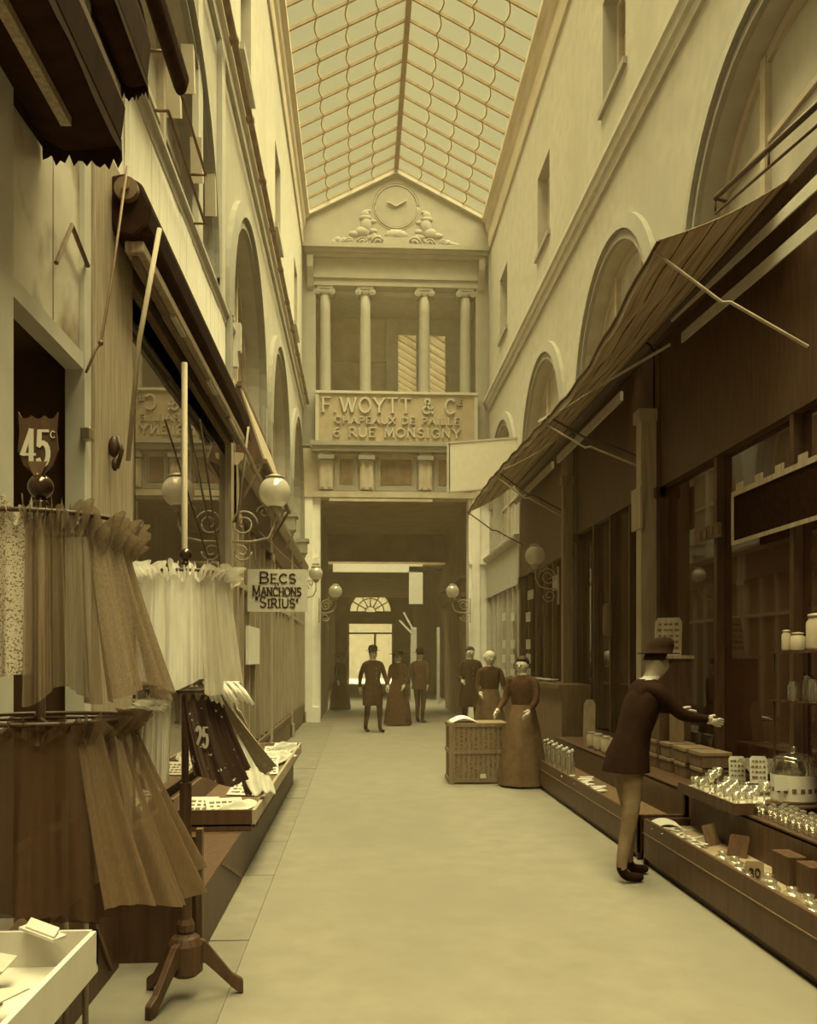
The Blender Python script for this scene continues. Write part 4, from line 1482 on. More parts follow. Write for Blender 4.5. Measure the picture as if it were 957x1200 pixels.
# fascia boards in the archway and small things beyond it
for i, (z0, z1) in enumerate(((3.0, 3.1), (3.45, 3.6))):
    b = MB()
    b.box(JR - .12, JR + .02, 21.8, 27, z0, z1)
    struct(b.build('trim_archway_fascia', M_woodm), ['lower', 'upper'][i] + ' brown fascia rail along the archway wall', 'moulding')
for i, (px0, py0, px1, py1) in enumerate(((468, 727, 482, 742), (473, 718, 484, 738))):
    p, q = onY(px0, py0, 30), onY(px1, py1, 30)
    b = MB()
    b.bar(p, q, .06, .06)
    tag(b.build('stay_rod', M_white), ['short', 'longer'][i] + ' pale slanting stay beside the far fanlight', 'rod')
b = MB()
p, q = onX(512, 735, JR - .03), onX(512, 762, JR - .03)
b.box(p.x, JR + .06, p.y, p.y + .12, 0, p.z)
tag(b.build('door_strip', M_cream), 'thin pale upright strip in the archway beside the globe lamp', 'strip')
b = MB()
p, q = onY(481, 735, 30), onY(488, 772, 30)
b.box(p.x, q.x, 30, 30.1, 0, p.z)
tag(b.build('folding_screen', M_cream), 'pale upright panel under the far beam', 'panel')
# ================================================================== LEFT: TULLE STANDS AND TRAYS
def drape(name, label, cat, c, zt, zb, rt_, rb_, a0, a1, folds, amp, m, group=None, frill=None, sag=.03, skew=0, nu=90, nv=18, seed=1):
    """hanging cloth gathered on a ring: angles in degrees around c=(x,y)"""
    rnd = random.Random(seed)
    ph = [rnd.uniform(0, 6.28) for _ in range(5)]
    def fn(u, v):
        a = math.radians(a0 + (a1 - a0) * u + skew * v)
        r = rt_ + (rb_ - rt_) * v ** 1.15
        fd = amp * (.35 + v) * (math.sin(folds * u * 2 * PI + ph[0]) * .6 + math.sin(folds * 1.7 * u * 2 * PI + ph[1]) * .3 + math.sin(folds * 3.1 * u * 2 * PI + ph[2]) * .2)
        z = zt + (zb - zt) * v + v * sag * math.sin(u * 7 + ph[3]) + (1 - v) * .015 * math.sin(u * 40 + ph[4])
        return (c[0] + (r + fd) * math.cos(a), c[1] + (r + fd) * math.sin(a), z)
    root = thing(name, label, cat, (c[0], c[1], zb), group)
    b = MB()
    b.grid(fn, nu, nv)
    b.build('cloth', m, root, smooth=True)
    if frill:
        f = MB()
        def fz(u, v):
            x, y, z = fn(u, 0)
            a = math.radians(a0 + (a1 - a0) * u)
            rr = .02 + .035 * math.sin(u * folds * 19 + ph[2]) * v + .03 * math.sin(u * folds * 31 + ph[1]) * v
            return (x + rr * math.cos(a), y + rr * math.sin(a), z - .05 + frill * v * (1 + .4 * math.sin(u * folds * 23 + ph[0])))
        f.grid(fz, nu * 2, 5)
        f.build('gathered_heading', m, root, smooth=True)
    return root
M_t_brown = mat_sheer('brown_tulle', .21, .72, .12, 160, (1, 1, .04))
M_t_dark = mat_sheer('dark_brown_tulle', .065, .80, .15, 160, (1, 1, .04))
M_t_mid = mat_sheer('fawn_net', .20, .78, .2, 220, (1, 1, .5))
M_t_white = mat_sheer('white_tulle', .85, .9, .08, 40, (1, 1, .2))
M_t_beige = mat_sheer('beige_tulle', .55, .85, .12, 40, (1, 1, .2))
M_t_low = mat_sheer('brown_net', .13, .75, .12, 160, (1, 1, .04))
M_lace = mat_stain('spotted_lace', .52, .14, 150, (1, 1, 1), (.52, .60), .9, .05)
M_sequin = mat_stain('black_sequinned_net', .018, .6, 38, (1, 1, 1), (.66, .70), .6, .3)
M_sequinb = mat_stain('grey_spotted_net', .34, .6, 40, (1, 1, 1), (.60, .68), .8, .2)

def stand(label, x, y, zball, tiers, rot, m=M_woodd, ball=.04, legs=True, pole=.016):
    root = thing('display_stand', label, 'stand', (x, y, 0))
    b = MB()
    b.tube([(x, y, .12), (x, y, zball)], pole, 10)
    b.build('pole', m, root, smooth=True)
    b = MB()
    b.tube([(x, y, .28), (x, y, .95)], pole * 1.9, 12)
    b.lathe([(pole * 2, .28), (pole * 2.8, .30), (pole * 2.8, .33), (pole * 2, .35)], (x, y, 0), 14)
    b.lathe([(pole * 2, .48), (pole * 2.6, .5), (pole * 2, .53)], (x, y, 0), 14)
    b.build('sleeve', m, root, smooth=False)
    b = MB()
    b.lathe([(pole, -ball * 1.6), (ball * .6, -ball * 1.4), (ball * .5, -ball * 1.1), (ball, 0)] if False else [(pole, -ball * 1.7), (ball * .7, -ball * 1.5), (ball * .6, -ball * 1.2), (ball * .45, -ball)], (x, y, zball), 14)
    b.sphere((x, y, zball), ball, 18, 12)
    b.build('ball_finial', mat('polished_black_ball', .02, .12, .1, 5, spec=.6), root, smooth=True)
    for z, r in tiers:
        b = MB()
        b.torus((x, y, z), r, .008, 36, 6)
        for k in range(4):
            a = k * PI / 2 + .4
            b.tube([(x, y, z), (x + r * math.cos(a), y + r * math.sin(a), z)], .006, 6)
        b.build('hanging_ring', M_iron, root, smooth=True)
    b = MB()
    b.lathe([(.05, .10), (.075, .12), (.075, .24), (.06, .27), (.03, .29)], (x, y, 0), 16)
    b.build('base_block', m, root, smooth=False)
    for ang, ln in rot:
        a = math.radians(ang)
        dx, dy = math.cos(a), math.sin(a)
        prof = [(.04, .21, .055), (ln * .35, .20, .05), (ln * .6, .13, .04), (ln * .85, .06, .032), (ln, .035, .035), (ln + .01, .03, .03)]
        b = MB()
        sx, sy = -dy * .016, dx * .016
        vs, fs = [], []
        for d, z, hh in prof:
            px, py = x + dx * d, y + dy * d
            vs += [(px + sx, py + sy, z + hh), (px - sx, py - sy, z + hh), (px - sx, py - sy, max(0, z - hh)), (px + sx, py + sy, max(0, z - hh))]
        n_ = len(prof)
        for i in range(n_ - 1):
            for k in range(4):
                fs.append((i * 4 + k, i * 4 + (k + 1) % 4, (i + 1) * 4 + (k + 1) % 4, (i + 1) * 4 + k))
        fs += [(0, 1, 2, 3), (4 * n_ - 1, 4 * n_ - 2, 4 * n_ - 3, 4 * n_ - 4)]
        b.add(vs, fs)
        b.build('leg', m, root, bevel=.006)
    return root
# second stand (tripod visible)
S2 = (-.765, 4.0)
stand('dark turned tripod stand carrying white tulle beside the left tray', S2[0], S2[1], 1.955, [(1.87, .20), (1.36, .17)], [(12, .24), (-112, .27), (152, .2)], ball=.028, pole=.014)
GT = 'tulle lengths hung on the display stands'
drape('tulle_length', 'white gathered tulle hanging on the turned tripod stand', 'fabric', S2, 1.885, 1.385, .19, .20, -175, -55, 5, .018, M_t_white, GT, .05, seed=2)
drape('tulle_length', 'beige tulle hanging beside the white length on the tripod stand', 'fabric', S2, 1.885, 1.37, .185, .24, -62, 15, 4, .018, M_t_beige, GT, .04, seed=3)
drape('tulle_length', 'pale netting at the back of the turned tripod stand', 'fabric', S2, 1.87, 1.42, .19, .2, 20, 170, 5, .015, M_t_beige, GT, .03, seed=14)
drape('tulle_length', 'beige pleated tulle on the lower ring of the tripod stand', 'fabric', S2, 1.335, .95, .165, .175, -165, -100, 6, .012, M_t_beige, GT, .02, seed=4)
drape('tulle_length', 'plain black cloth on the lower ring of the tripod stand', 'fabric', S2, 1.335, .95, .165, .18, 150, 195, 3, .012, M_black, GT, seed=5)
drape('tulle_length', 'black sequinned net on the lower ring of the tripod stand', 'fabric', S2, 1.33, .98, .155, .27, -85, 5, 4, .02, M_sequin, GT, seed=6, skew=14)
drape('tulle_length', 'grey spotted net flaring from the lower ring of the tripod stand', 'fabric', S2, 1.35, .98, .15, .40, 6, 40, 3, .02, M_sequinb, GT, seed=7, skew=8)
t = MB()
p = onY(231, 875, 3.83)
text(t, '25', (p.x, 3.8, p.z), (1, 0, 0), (0, 0, 1), .085, .13, .004, .16, False, .05)
tag(t.build('price_figure', M_t_beige), 'pale price figure 25 pinned on the black net', 'price tag')
b = MB()
for k in range(9):
    a = onY(240 + k * 4.5, 799 + (k % 2) * 2, 3.88 - .004 * k)
    e = onY(249 + k * 6.0, 822 + (k % 3) * 2, 3.86 - .004 * k)
    b.tube([a, a.lerp(e, .5) + Vector((0, -.01, .006)), e], [.004, .010, .007], 7)
b.bar(onY(238, 800, 3.885), onY(280, 800, 3.86), .012, .012)
tag(b.build('ribbon_bow', M_t_white, smooth=True), 'white ribbon loops above the black sequinned net', 'ribbon')

# first stand
S1 = (-1.05, 3.02)
stand('dark near display stand topped by the 45 centime shield', S1[0], S1[1], 2.065, [(1.945, .28), (1.30, .30)], [(55, .22), (-15, .24), (-80, .24)], ball=.041, pole=.016)
drape('tulle_length', 'olive brown gathered tulle on the near stand under the shield', 'fabric', S1, 1.93, 1.385, .26, .30, -80, -36, 4, .03, M_t_brown, GT, .07, seed=8)
drape('tulle_length', 'dark fawn net hanging beside the white tulle', 'fabric', S1, 1.89, 1.385, .27, .40, -42, 38, 5, .03, M_t_mid, GT, .08, seed=9)
drape('tulle_length', 'spotted pale lace hanging on the near stand next to the dark doorway', 'fabric', S1, 1.96, 1.42, .25, .25, -200, -76, 4, .015, M_lace, GT, .05, seed=10)
drape('tulle_length', 'dark brown tulle skirt on the lower ring of the near stand', 'fabric', S1, 1.30, .72, .28, .36, -200, -44, 6, .03, M_t_dark, GT, .05, seed=11)
drape('tulle_length', 'fawn tulle flaring out on the lower ring of the near stand', 'fabric', S1, 1.30, .74, .28, .50, -50, 20, 4, .035, M_t_low, GT, .05, seed=12)
drape('tulle_length', 'second dark tulle layer inside the lower ring of the near stand', 'fabric', S1, 1.28, .70, .22, .28, -190, 20, 7, .025, M_t_dark, GT, seed=13)
# shield
sh = thing('price_shield', 'dark shield price sign reading 45 above the black ball', 'price tag', (S1[0], S1[1], 2.1))
c0 = onY(45, 520, S1[1])
wd, top, bot = .064, onY(45, 487, S1[1]).z, onY(45, 561, S1[1]).z
poly = []
for i in range(13):
    t_ = i / 12
    poly.append((c0.x - wd + 2 * wd * t_, top - .012 * abs(math.sin(t_ * PI * 3)) + (.012 if i in (0, 12) else 0)))
hh = top - bot
poly += [(c0.x + wd * .93, top - hh * .25), (c0.x + wd * 1.02, top - hh * .55), (c0.x + wd * .75, top - hh * .78), (c0.x + wd * .3, bot + hh * .08), (c0.x, bot), (c0.x - wd * .3, bot + hh * .08), (c0.x - wd * .75, top - hh * .78), (c0.x - wd * 1.02, top - hh * .55), (c0.x - wd * .93, top - hh * .25)]
b = MB()
b.prism(poly, S1[1] - .005, S1[1] + .005)
b.build('plate', M_woodd, sh)
for strg, x_, z_, h_, w_ in (('45', -.05, -.165, .115, .088), ('C', .042, -.075, .022, .014)):
    t = MB()
    text(t, strg, (c0.x + x_, S1[1] - .008, top + z_), (1, 0, 0), (0, 0, 1), h_, .13, .004, .12, False, w_)
    t.build('lettering', M_white, sh)
b = MB()
b.prism([(c0.x - .032, bot + .055), (c0.x + .032, bot + .055), (c0.x + .006, bot - .005), (c0.x - .006, bot - .005)], S1[1] - .012, S1[1] - .006)
b.build('clip', M_woodm, sh)
b = MB()
b.tube([(c0.x, S1[1], bot), (c0.x, S1[1], 2.1)], .006, 8)
b.sphere((c0.x, S1[1] - .005, bot + .012), .009, 8, 6)
b.build('stem', M_brass, sh, smooth=True)

# white goods box on its dark riser, bottom left
bx = thing('goods_box', 'shallow white goods box on a dark riser below the tulle', 'box', (-1.0, 2.0, .60))
zt_ = .72
xa = -.75
ya, yb = 1.1, 2.62
for q in ((WL + .05, xa, ya, yb, .60, .62), (xa - .015, xa, ya, yb, .62, zt_), (WL + .05, xa, yb - .015, yb, .62, zt_), (WL + .05, WL + .065, ya, yb, .62, zt_), (WL + .05, xa, ya, ya + .015, .62, zt_)):
    b = MB()
    b.box(*q)
    b.build('side', M_cream if q[1] - q[0] > .1 and q[5] - q[4] > .03 else M_white, bx)
rs = thing('riser', 'dark wooden riser under the white goods box', 'riser', (-1.1, 2.0, 0))
b = MB()
b.box(WL + .05, -.93, 1.0, 2.55, 0, .60)
b.build('body', M_woodd, rs)
b = MB()
b.box(WL + .05, -.90, 1.0, 2.57, 0, .08)
b.build('plinth', M_woodd, rs)
rs = thing('riser', 'dark low wooden riser against the oak pilaster', 'riser', (-1.24, 3.6, 0))
b = MB()
b.box(WL + .03, -1.16, 2.75, 4.40, 0, .5)
b.build('body', M_woodd, rs)
b = MB()
b.bar((-1.155, 3.85, .49), (-1.155, 4.25, .05), .012, .02)
b.build('edge_strip', M_woodm, rs)
# papers and folded lace in the box
rnd = random.Random(5)
for i in range(9):
    x, y = rnd.uniform(-1.12, -.88), 1.6 + i * .11
    a = rnd.uniform(-.5, .5)
    ux, uy = Vector((math.cos(a), math.sin(a), 0)), Vector((-math.sin(a), math.cos(a), 0))
    b = MB()
    z = .66 + i * .006
    def sheet(u, v):
        p = Vector((x, y, z)) + ux * (u - .5) * .15 + uy * (v - .5) * .2
        return (min(p.x, -.775), min(p.y, 2.59), z + .012 * math.sin(u * 3 + i) + (.03 * max(0, v - .6) if i == 8 else 0))
    b.grid(sheet, 6, 6)
    o = b.build('lace_sheet', M_paper)
    md = o.modifiers.new('thickness', 'SOLIDIFY')
    md.thickness = .004
    tag(o, 'loose white lace sheet lying in the white goods box', 'sheet', 'lace sheets in the white goods box')
b = MB()
a_, c_ = onZ(30, 1085, .74), onZ(70, 1100, .72)
b.bar(a_, c_, .05, .008)
b.obox((a_ + c_) / 2 + Vector((0, 0, .012)), (c_ - a_) * .42, (0, .022, .006), (0, 0, .003))
tag(b.build('folded_leaflet', M_white), 'white folded leaflet propped on the lace sheets', 'leaflet')
# slim uprights of a folding trestle behind the box
for i, px in enumerate((100, 77)):
    p = onY(px, 1075, 3.5)
    b = MB()
    b.tube([(p.x, 3.5, 0), (p.x, 3.5, .95)], .012, 8)
    tag(b.build('trestle_upright', M_wood, smooth=True), ['thicker', 'thinner'][i] + ' brown trestle upright behind the white goods box', 'upright')

# long low tray on dark plinth beyond the stands
TX = -.70
tr = thing('goods_tray', 'long low wooden tray with price sheets beyond the tulle stands', 'tray', (-1.0, 8.5, .36))
y0, y1 = 6.1, 10.9
def tpart(name, m, *bx):
    b = MB()
    for q in bx:
        b.box(*q)
    return b.build(name, m, tr, bevel=.004)
tpart('bottom', M_woodm, (WL + .06, TX, y0, y1, .36, .38))
tpart('front_board', M_wood, (TX - .025, TX, y0, y1, .36, .475))
tpart('end_board', M_woodd, (WL + .06, TX - .025, y0, y0 + .025, .33, .475))
tpart('end_board', M_wood, (WL + .06, TX - .025, y1 - .025, y1, .36, .475))
tpart('back_board', M_woodm, (WL + .06, WL + .085, y0, y1, .36, .55))
pn = thing('plinth', 'dark wooden plinth under the long low tray', 'plinth', (-1.0, 7.6, 0))
b = MB()
b.box(WL + .06, -.79, 4.6, 10.8, 0, .33)
b.build('body', M_woodd, pn)
b = MB()
b.bar((-.785, 5.2, .32), (-.785, 6.0, .05), .012, .02)
b.build('brace', M_woodm, pn)
sc_ = thing('screen_panel', 'dark upright panel between the tripod stand and the oak pilaster', 'panel', (-.95, 4.45, 0))
b = MB()
b.box(WL + .12, -.80, 4.45, 4.48, 0, .62)
b.build('board', M_woodd, sc_)
b = MB()
b.box(-.80, -.77, 4.44, 4.49, 0, .66)
b.build('frame_post', M_woodm, sc_)
b = MB()
b.box(WL + .1, WL + .13, 4.44, 4.49, 0, .66)
b.build('frame_post', M_woodm, sc_)
# printed sheets in the tray
def dashes(mb, o, ux, uy, w_, h_, rows, n, th=.5, seed=0):
    r = random.Random(seed)
    o, ux, uy = Vector(o), Vector(ux).normalized(), Vector(uy).normalized()
    nz = ux.cross(uy)
    for i in range(rows):
        for j in range(n):
            c = o + ux * w_ * ((j + .5) / n + r.uniform(-.1, .1) / n) + uy * h_ * (i + .5) / rows + nz * .003
            mb.obox(c, ux * w_ / n * r.uniform(.25, .42), uy * h_ / rows * th / 2 * r.uniform(.6, 1), nz * .001)
sheets = [(6.35, -1.15, 0), (6.3, -.92, .25), (7.3, -.95, -.2), (8.6, -.9, .1), (9.1, -.98, -.15), (9.6, -.88, .2), (10.1, -.95, 0), (10.5, -.9, -.1)]
for i, (y, x, a) in enumerate(sheets):
    ux, uy = Vector((math.cos(a), math.sin(a), 0)), Vector((-math.sin(a), math.cos(a), .35)).normalized()
    sh_ = thing('price_sheet', 'white printed price sheet in the long low tray', 'sheet', (x, y, .4), 'printed sheets in the long low tray')
    o_ = Vector((x, y, .392)) - ux * .13
    b = MB()
    b.obox(o_ + ux * .13 + uy * .14, ux * .13, uy * .14, ux.cross(uy) * .002)
    b.build('sheet', M_white, sh_)
    b = MB()
    dashes(b, o_ + ux * .02 + uy * .02, ux, uy, .22, .22, 4, 5, .6, i)
    b.build('print', M_woodm, sh_)['kind'] = 'stuff'
# lace heaped in folds over the tray edge
def heap(label, p, q, wd, hgt, m, seed, folds=5):
    p, q = Vector(p), Vector(q)
    r = random.Random(seed)
    ph = [r.uniform(0, 6) for _ in range(4)]
    d = q - p
    sd = d.cross(Vector((0, 0, 1))).normalized()
    b = MB()
    def fn(u, v):
        t = v * 2 - 1
        env = (1 - abs(t) ** 2.2) * (.35 + .65 * math.sin(PI * min(1, u * .85 + .15)))
        ridge = .7 + .3 * math.sin(folds * PI * v + 2.2 * math.sin(3 * u + ph[0]) + ph[1]) + .12 * math.sin(11 * v + 9 * u + ph[2])
        w_ = wd * (.55 + .45 * math.sin(PI * (u * .8 + .1)) + .12 * math.sin(7 * u + ph[3]))
        c = p + d * u + sd * (t * w_)
        return (c.x, c.y, c.z + hgt * max(0, env) * ridge)
    b.grid(fn, 30, 36)
    o = b.build('lace_heap', m, smooth=True)
    o.modifiers.new('thickness', 'SOLIDIFY').thickness = .006
    return tag(o, label, 'fabric')
heap('pale lace length spilling in folds over the front edge of the tray', onX(278, 862, -.93), (-.68, 6.55, .50), .11, .10, M_paper, 1)
heap('spotted lace length trailing down beside the pale one', onX(272, 835, -.95), (-.80, 7.0, .42), .12, .14, M_lace, 2)
heap('white lace end folded at the tray corner', (-.98, 6.35, .40), (-.73, 6.42, .46), .08, .07, M_white, 3)
heap('crumpled white tissue midway along the tray', (-.98, 9.3, .39), (-.74, 9.7, .45), .10, .10, M_white, 4)
heap('crumpled white tissue at the far end of the tray', (-1.0, 10.2, .39), (-.74, 10.5, .45), .10, .12, M_paper, 5)
# white parcel hanging in the left window and framed strip
b = MB()
p, q = onX(292, 733, WL + .1), onX(305, 778, WL + .1)
b.box(WL + .06, WL + .09, p.y, q.y, q.z, p.z)
tag(b.build('paper_roll', M_woodl), 'pale paper notice on the panelled shopfront under the white board', 'notice')

# ================================================================== RIGHT: LOW COUNTERS AND GLASSWARE
CXF = 2.06
M_cfront = mat('dark_varnished_counter', .06, .5, .2, 6, (3, 3, .6), .3)
def counter(y0, y1, label):
    root = thing('display_counter', label, 'counter', (2.5, (y0 + y1) / 2, 0))
    def part(name, m, *bx, bevel=.004):
        b = MB()
        for q in bx:
            b.box(*q)
        return b.build(name, m, root, bevel=bevel)
    part('front_board', M_cfront, (CXF, CXF + .025, y0, y1, .05, .335))
    part('kick_board', M_woodd, (CXF + .03, CXF + .05, y0, y1, 0, .07))
    part('moulding', M_woodm, (CXF - .006, CXF + .002, y0, y1, .225, .235))
    part('end_board', M_woodd, (CXF, 2.42, y0, y0 + .025, 0, .335))
    part('end_board', M_woodd, (CXF, 2.42, y1 - .025, y1, 0, .335))
    part('trough_floor', mat('worn_lining_paper', .22, .8, .2, 8) if y0 < 4 else M_woodm, (CXF + .025, 2.42, y0, y1, .26, .28))
    part('step_board', M_woodd, (2.40, 2.42, y0, y1, 0, .52))
    part('step_top', M_woodd, (2.40, 2.93, y0, y1, .50, .53))
    return root
counter(2.6, 6.42, 'dark low stepped counter of glassware by the bright floor')
counter(6.55, 10.9, 'dark low stepped counter further along under the awnings')

def cup(x, y, z, label, group, s=1.0, kind=0):
    root = thing('glass_cup' if kind == 0 else 'stemmed_glass', label, 'glass', (x, y, z), group)
    b = MB()
    if kind == 0:
        b.lathe([(.0, .0), (.022 * s, 0), (.026 * s, .03 * s), (.034 * s, .075 * s), (.031 * s, .075 * s), (.022 * s, .03 * s), (.018 * s, .008 * s), (0, .006 * s)], (x, y, z), 14)
        b.build('bowl', M_pressed, root, smooth=True)
    else:
        b.lathe([(.0, .0), (.03 * s, 0), (.028 * s, .005 * s), (.006 * s, .012 * s), (.006 * s, .06 * s), (.02 * s, .075 * s)], (x, y, z), 14)
        b.build('stem', M_pressed, root, smooth=True)
        b = MB()
        b.lathe([(.006 * s, .072 * s), (.028 * s, .09 * s), (.036 * s, .14 * s), (.033 * s, .14 * s), (.024 * s, .092 * s), (.003 * s, .08 * s)], (x, y, z), 14)
        b.build('bowl', M_pressed, root, smooth=True)
    return root
# paper-lined tray of cups
ty0, ty1, tz = 5.42, 6.38, .585
td = thing('cup_tray', 'dark tray lined with white paper holding glass cups', 'tray', (2.6, 5.9, .53))
for q, m, nm in (((2.32, 2.90, ty0, ty1, .55, .572), M_woodd, 'base'), ((2.33, 2.89, ty0 + .01, ty1 - .01, .572, .578), M_white, 'paper'), ((2.305, 2.32, ty0, ty1, .53, .60), M_woodd, 'rim'), ((2.305, 2.9, ty0 - .015, ty0, .53, .60), M_woodd, 'rim')):
    b = MB()
    b.box(*q)
    b.build(nm, m, td)
GC = 'glass cups on the paper-lined tray'
rnd = random.Random(3)
first = {}
spots = []
for i in range(6):
    for j in range(4):
        spots.append((2.38 + j * .085 + rnd.uniform(-.01, .01), ty0 + .12 + i * .145 + rnd.uniform(-.015, .015)))
for k, (x, y) in enumerate(spots):
    if x > 2.56 and y < 5.75:
        continue
    kind = 1 if k % 5 == 2 else 0
    lab = ['short pressed glass cup standing on the white paper tray', 'stemmed glass standing among cups on the white paper tray'][kind]
    if kind not in first:
        first[kind] = cup(x, y, .578, lab, GC, 1.0, kind)
    else:
        copy_tree(first[kind], (x, y, .578))
# price cards on the tray
def card(label, p, w_, h_, lean, yaw, m=M_paper, rows=4, name='price_card', cat='price card', txt=None, group=None):
    p = Vector(p)
    ux = Vector((math.cos(yaw), math.sin(yaw), 0))
    back = Vector((-math.sin(yaw), math.cos(yaw), 0))
    uz = (Vector((0, 0, 1)) * math.cos(lean) + back * math.sin(lean)).normalized()
    root = thing(name, label, cat, p, group)
    b = MB()
    c = p + uz * h_ / 2
    nd = ux.cross(uz)
    # board with clipped upper corners
    k = .12
    P = [(-.5, 0), (.5, 0), (.5, 1 - k), (.5 - k * h_ / w_ * .6, 1), (-.5 + k * h_ / w_ * .6, 1), (-.5, 1 - k)]
    f_ = [p + ux * a * w_ + uz * q * h_ for a, q in P]
    g_ = [v - nd * .006 for v in f_]
    n_ = len(P)
    b.add(f_ + g_, [tuple(range(n_)), tuple(range(2 * n_ - 1, n_ - 1, -1))] + [(i, (i + 1) % n_, n_ + (i + 1) % n_, n_ + i) for i in range(n_)])
    b.build('board', m, root)
    if txt:
        t = MB()
        text(t, txt, p - ux * w_ * .3 + uz * h_ * .2 + nd * .003, ux, uz, h_ * .42, .16, .004, .14, False, w_ * .6)
        t.build('lettering', M_ink, root)
    elif rows:
        d = MB()
        dashes(d, p - ux * w_ * .42 + uz * h_ * .12, ux, uz, w_ * .84, h_ * .78, rows, 4, .5, int(p.x * 1000))
        d.build('print', M_woodm, root)['kind'] = 'stuff'
    return root
card('pale price card leaning back left of its twin on the glass tray', onX(864, 915, 2.62), .11, .17, .15, -.15)
card('pale price card leaning back next to the big glass jar', onX(889, 918, 2.64), .11, .18, .15, -.25)
# big glass jar with label
jc = onY(945, 940, 5.5)
jar = thing('glass_jar', 'large lidded glass jar with white paper label by the cup tray', 'jar', (2.74, 5.5, .578))
jx, jy, jr = 2.74, 5.52, .135
b = MB()
b.lathe([(0, 0), (jr, 0), (jr * 1.02, .02), (jr * 1.02, .22), (jr * .85, .265), (jr * .82, .28)], (jx, jy, .58), 30)
b.build('body', M_clear, jar, smooth=True)
b = MB()
b.lathe([(jr * .9, .28), (jr * .9, .295), (jr * .5, .315), (jr * .12, .322), (.018, .34), (.022, .355), (0, .365)], (jx, jy, .58), 26)
b.build('lid', M_clear, jar, smooth=True)
b = MB()
N = 26
def lab(u, v):
    a = math.radians(-205 + 185 * u)
    return (jx + jr * 1.035 * math.cos(a), jy + jr * 1.035 * math.sin(a), .61 + .16 * v)
b.grid(lab, N, 1)
lb = b.build('label', M_white, jar, smooth=True)
b = MB()
for k in range(9):
    a = math.radians(-195 + 20 * k)
    c = Vector((jx + jr * 1.045 * math.cos(a), jy + jr * 1.045 * math.sin(a), .675))
    b.obox(c, Vector((-math.sin(a), math.cos(a), 0)) * .013, (0, 0, .014), Vector((math.cos(a), math.sin(a), 0)) * .001)
b.build('label_print', M_woodm, lb)['kind'] = 'stuff'
b = MB()
b.lathe([(0, .0), (jr * 1.25, 0), (jr * 1.25, .012), (0, .012)], (jx, jy, .576), 24)
b.build('foot_plate', M_woodm, jar)
card('blank white card tucked on the big glass jar', Vector((2.60, 5.40, .68)), .08, .09, .05, -.1, M_white, 0, 'blank_card', 'card')

# spoons and trinkets in the near trough
GS = 'small bright trinkets in the near trough'
rnd = random.Random(11)
def spoon(x, y, a, s=1):
    root = thing('spoon', 'small bright spoon lying in the near counter trough', 'spoon', (x, y, .282), GS)
    d = Vector((math.cos(a), math.sin(a), 0))
    b = MB()
    p = Vector((x, y, .292))
    b.tube([p, p + d * .05 * s + Vector((0, 0, .004)), p + d * .09 * s], [.005, .003, .004], 6)
    b.build('handle', M_white, root, smooth=True)
    b = MB()
    b.sphere(p - d * .018, .02 * s, 10, 6, 1, .75, .3)
    b.build('bowl', M_white, root, smooth=True)
    return root
sp0 = None
for k in range(26):
    x, y, a = rnd.uniform(2.11, 2.24), rnd.uniform(5.6, 6.25), rnd.uniform(0, 6.28)
    if sp0 is None:
        sp0 = spoon(x, y, 0)
    else:
        copy_tree(sp0, (x, y, .282 + .004 * (k % 4)), a)
b = MB()
b.grid(lambda u, v: (2.09 + .2 * u, 6.25 + .14 * v, .29 + .03 * math.sin(PI * u) + .02 * v), 8, 4)
o = b.build('paper_fan', M_white)
o.modifiers.new('thickness', 'SOLIDIFY').thickness = .006
tag(o, 'curled white paper at the end of the near trough', 'paper')
for i, (px, py, wd, yaw) in enumerate(((842, 988, .13, .5), (868, 992, .13, -.9))):
    p = onX(px, py, 2.33)
    card(['dark tilted card in the trough facing the spoons', 'dark tilted card crossing behind its neighbour in the trough'][i], (2.30, p.y, .28), wd, .14, .35, yaw, M_woodm if i == 0 else M_woodd, 0, 'dark_card', 'card')
card('drab price card marked 30 standing in the near trough', Vector((2.16, onX(884, 1010, 2.16).y, .28)), .10, .105, .12, -.25, M_skirt if False else mat('drab_card', .22, .8, .1, 10), 0, txt='30')
for i, (px, py, wd, hh) in enumerate(((922, 1035, .20, .2), (950, 1030, .16, .2))):
    p = onX(px, py, 2.32)
    b = MB()
    b.box(2.28, 2.38, p.y - wd / 2, p.y + wd / 2, .28, .28 + hh * .8)
    tag(b.build('small_case', M_woodd, bevel=.006), ['dark small case behind the drab price card', 'dark small case at the near end of the trough'][i], 'case')
# paper packets of glass in the trough
for k in range(10):
    y = 4.0 + k * .14
    x = rnd.uniform(2.12, 2.2)
    b = MB()
    b.sphere((x, y, .30), .045, 12, 8, 1, 1.2, .55)
    b.lathe([(.02, .012), (.03, .04), (.0, .045)], (x, y, .30), 10)
    tag(b.build('glass_saltcellar', M_pressed, smooth=True), 'small pressed glass salt cellar in the near trough', 'glass', 'salt cellars in the near trough')
# stoppers along the step
gs0 = None
for k in range(34):
    x, y = 2.44 + (k % 3) * .07 + rnd.uniform(-.01, .01), 4.55 + (k // 3) * .075
    if gs0 is None:
        gs0 = thing('glass_stopper', 'faceted glass stopper in rows on the counter step', 'glass', (x, y, .53), 'glass stoppers on the near counter step')
        b = MB()
        b.lathe([(.014, 0), (.012, .03), (.008, .035), (.024, .055), (.02, .08), (0, .09)], (x, y, .53), 8)
        b.build('knob', M_pressed, gs0)
    else:
        copy_tree(gs0, (x, y, .53))
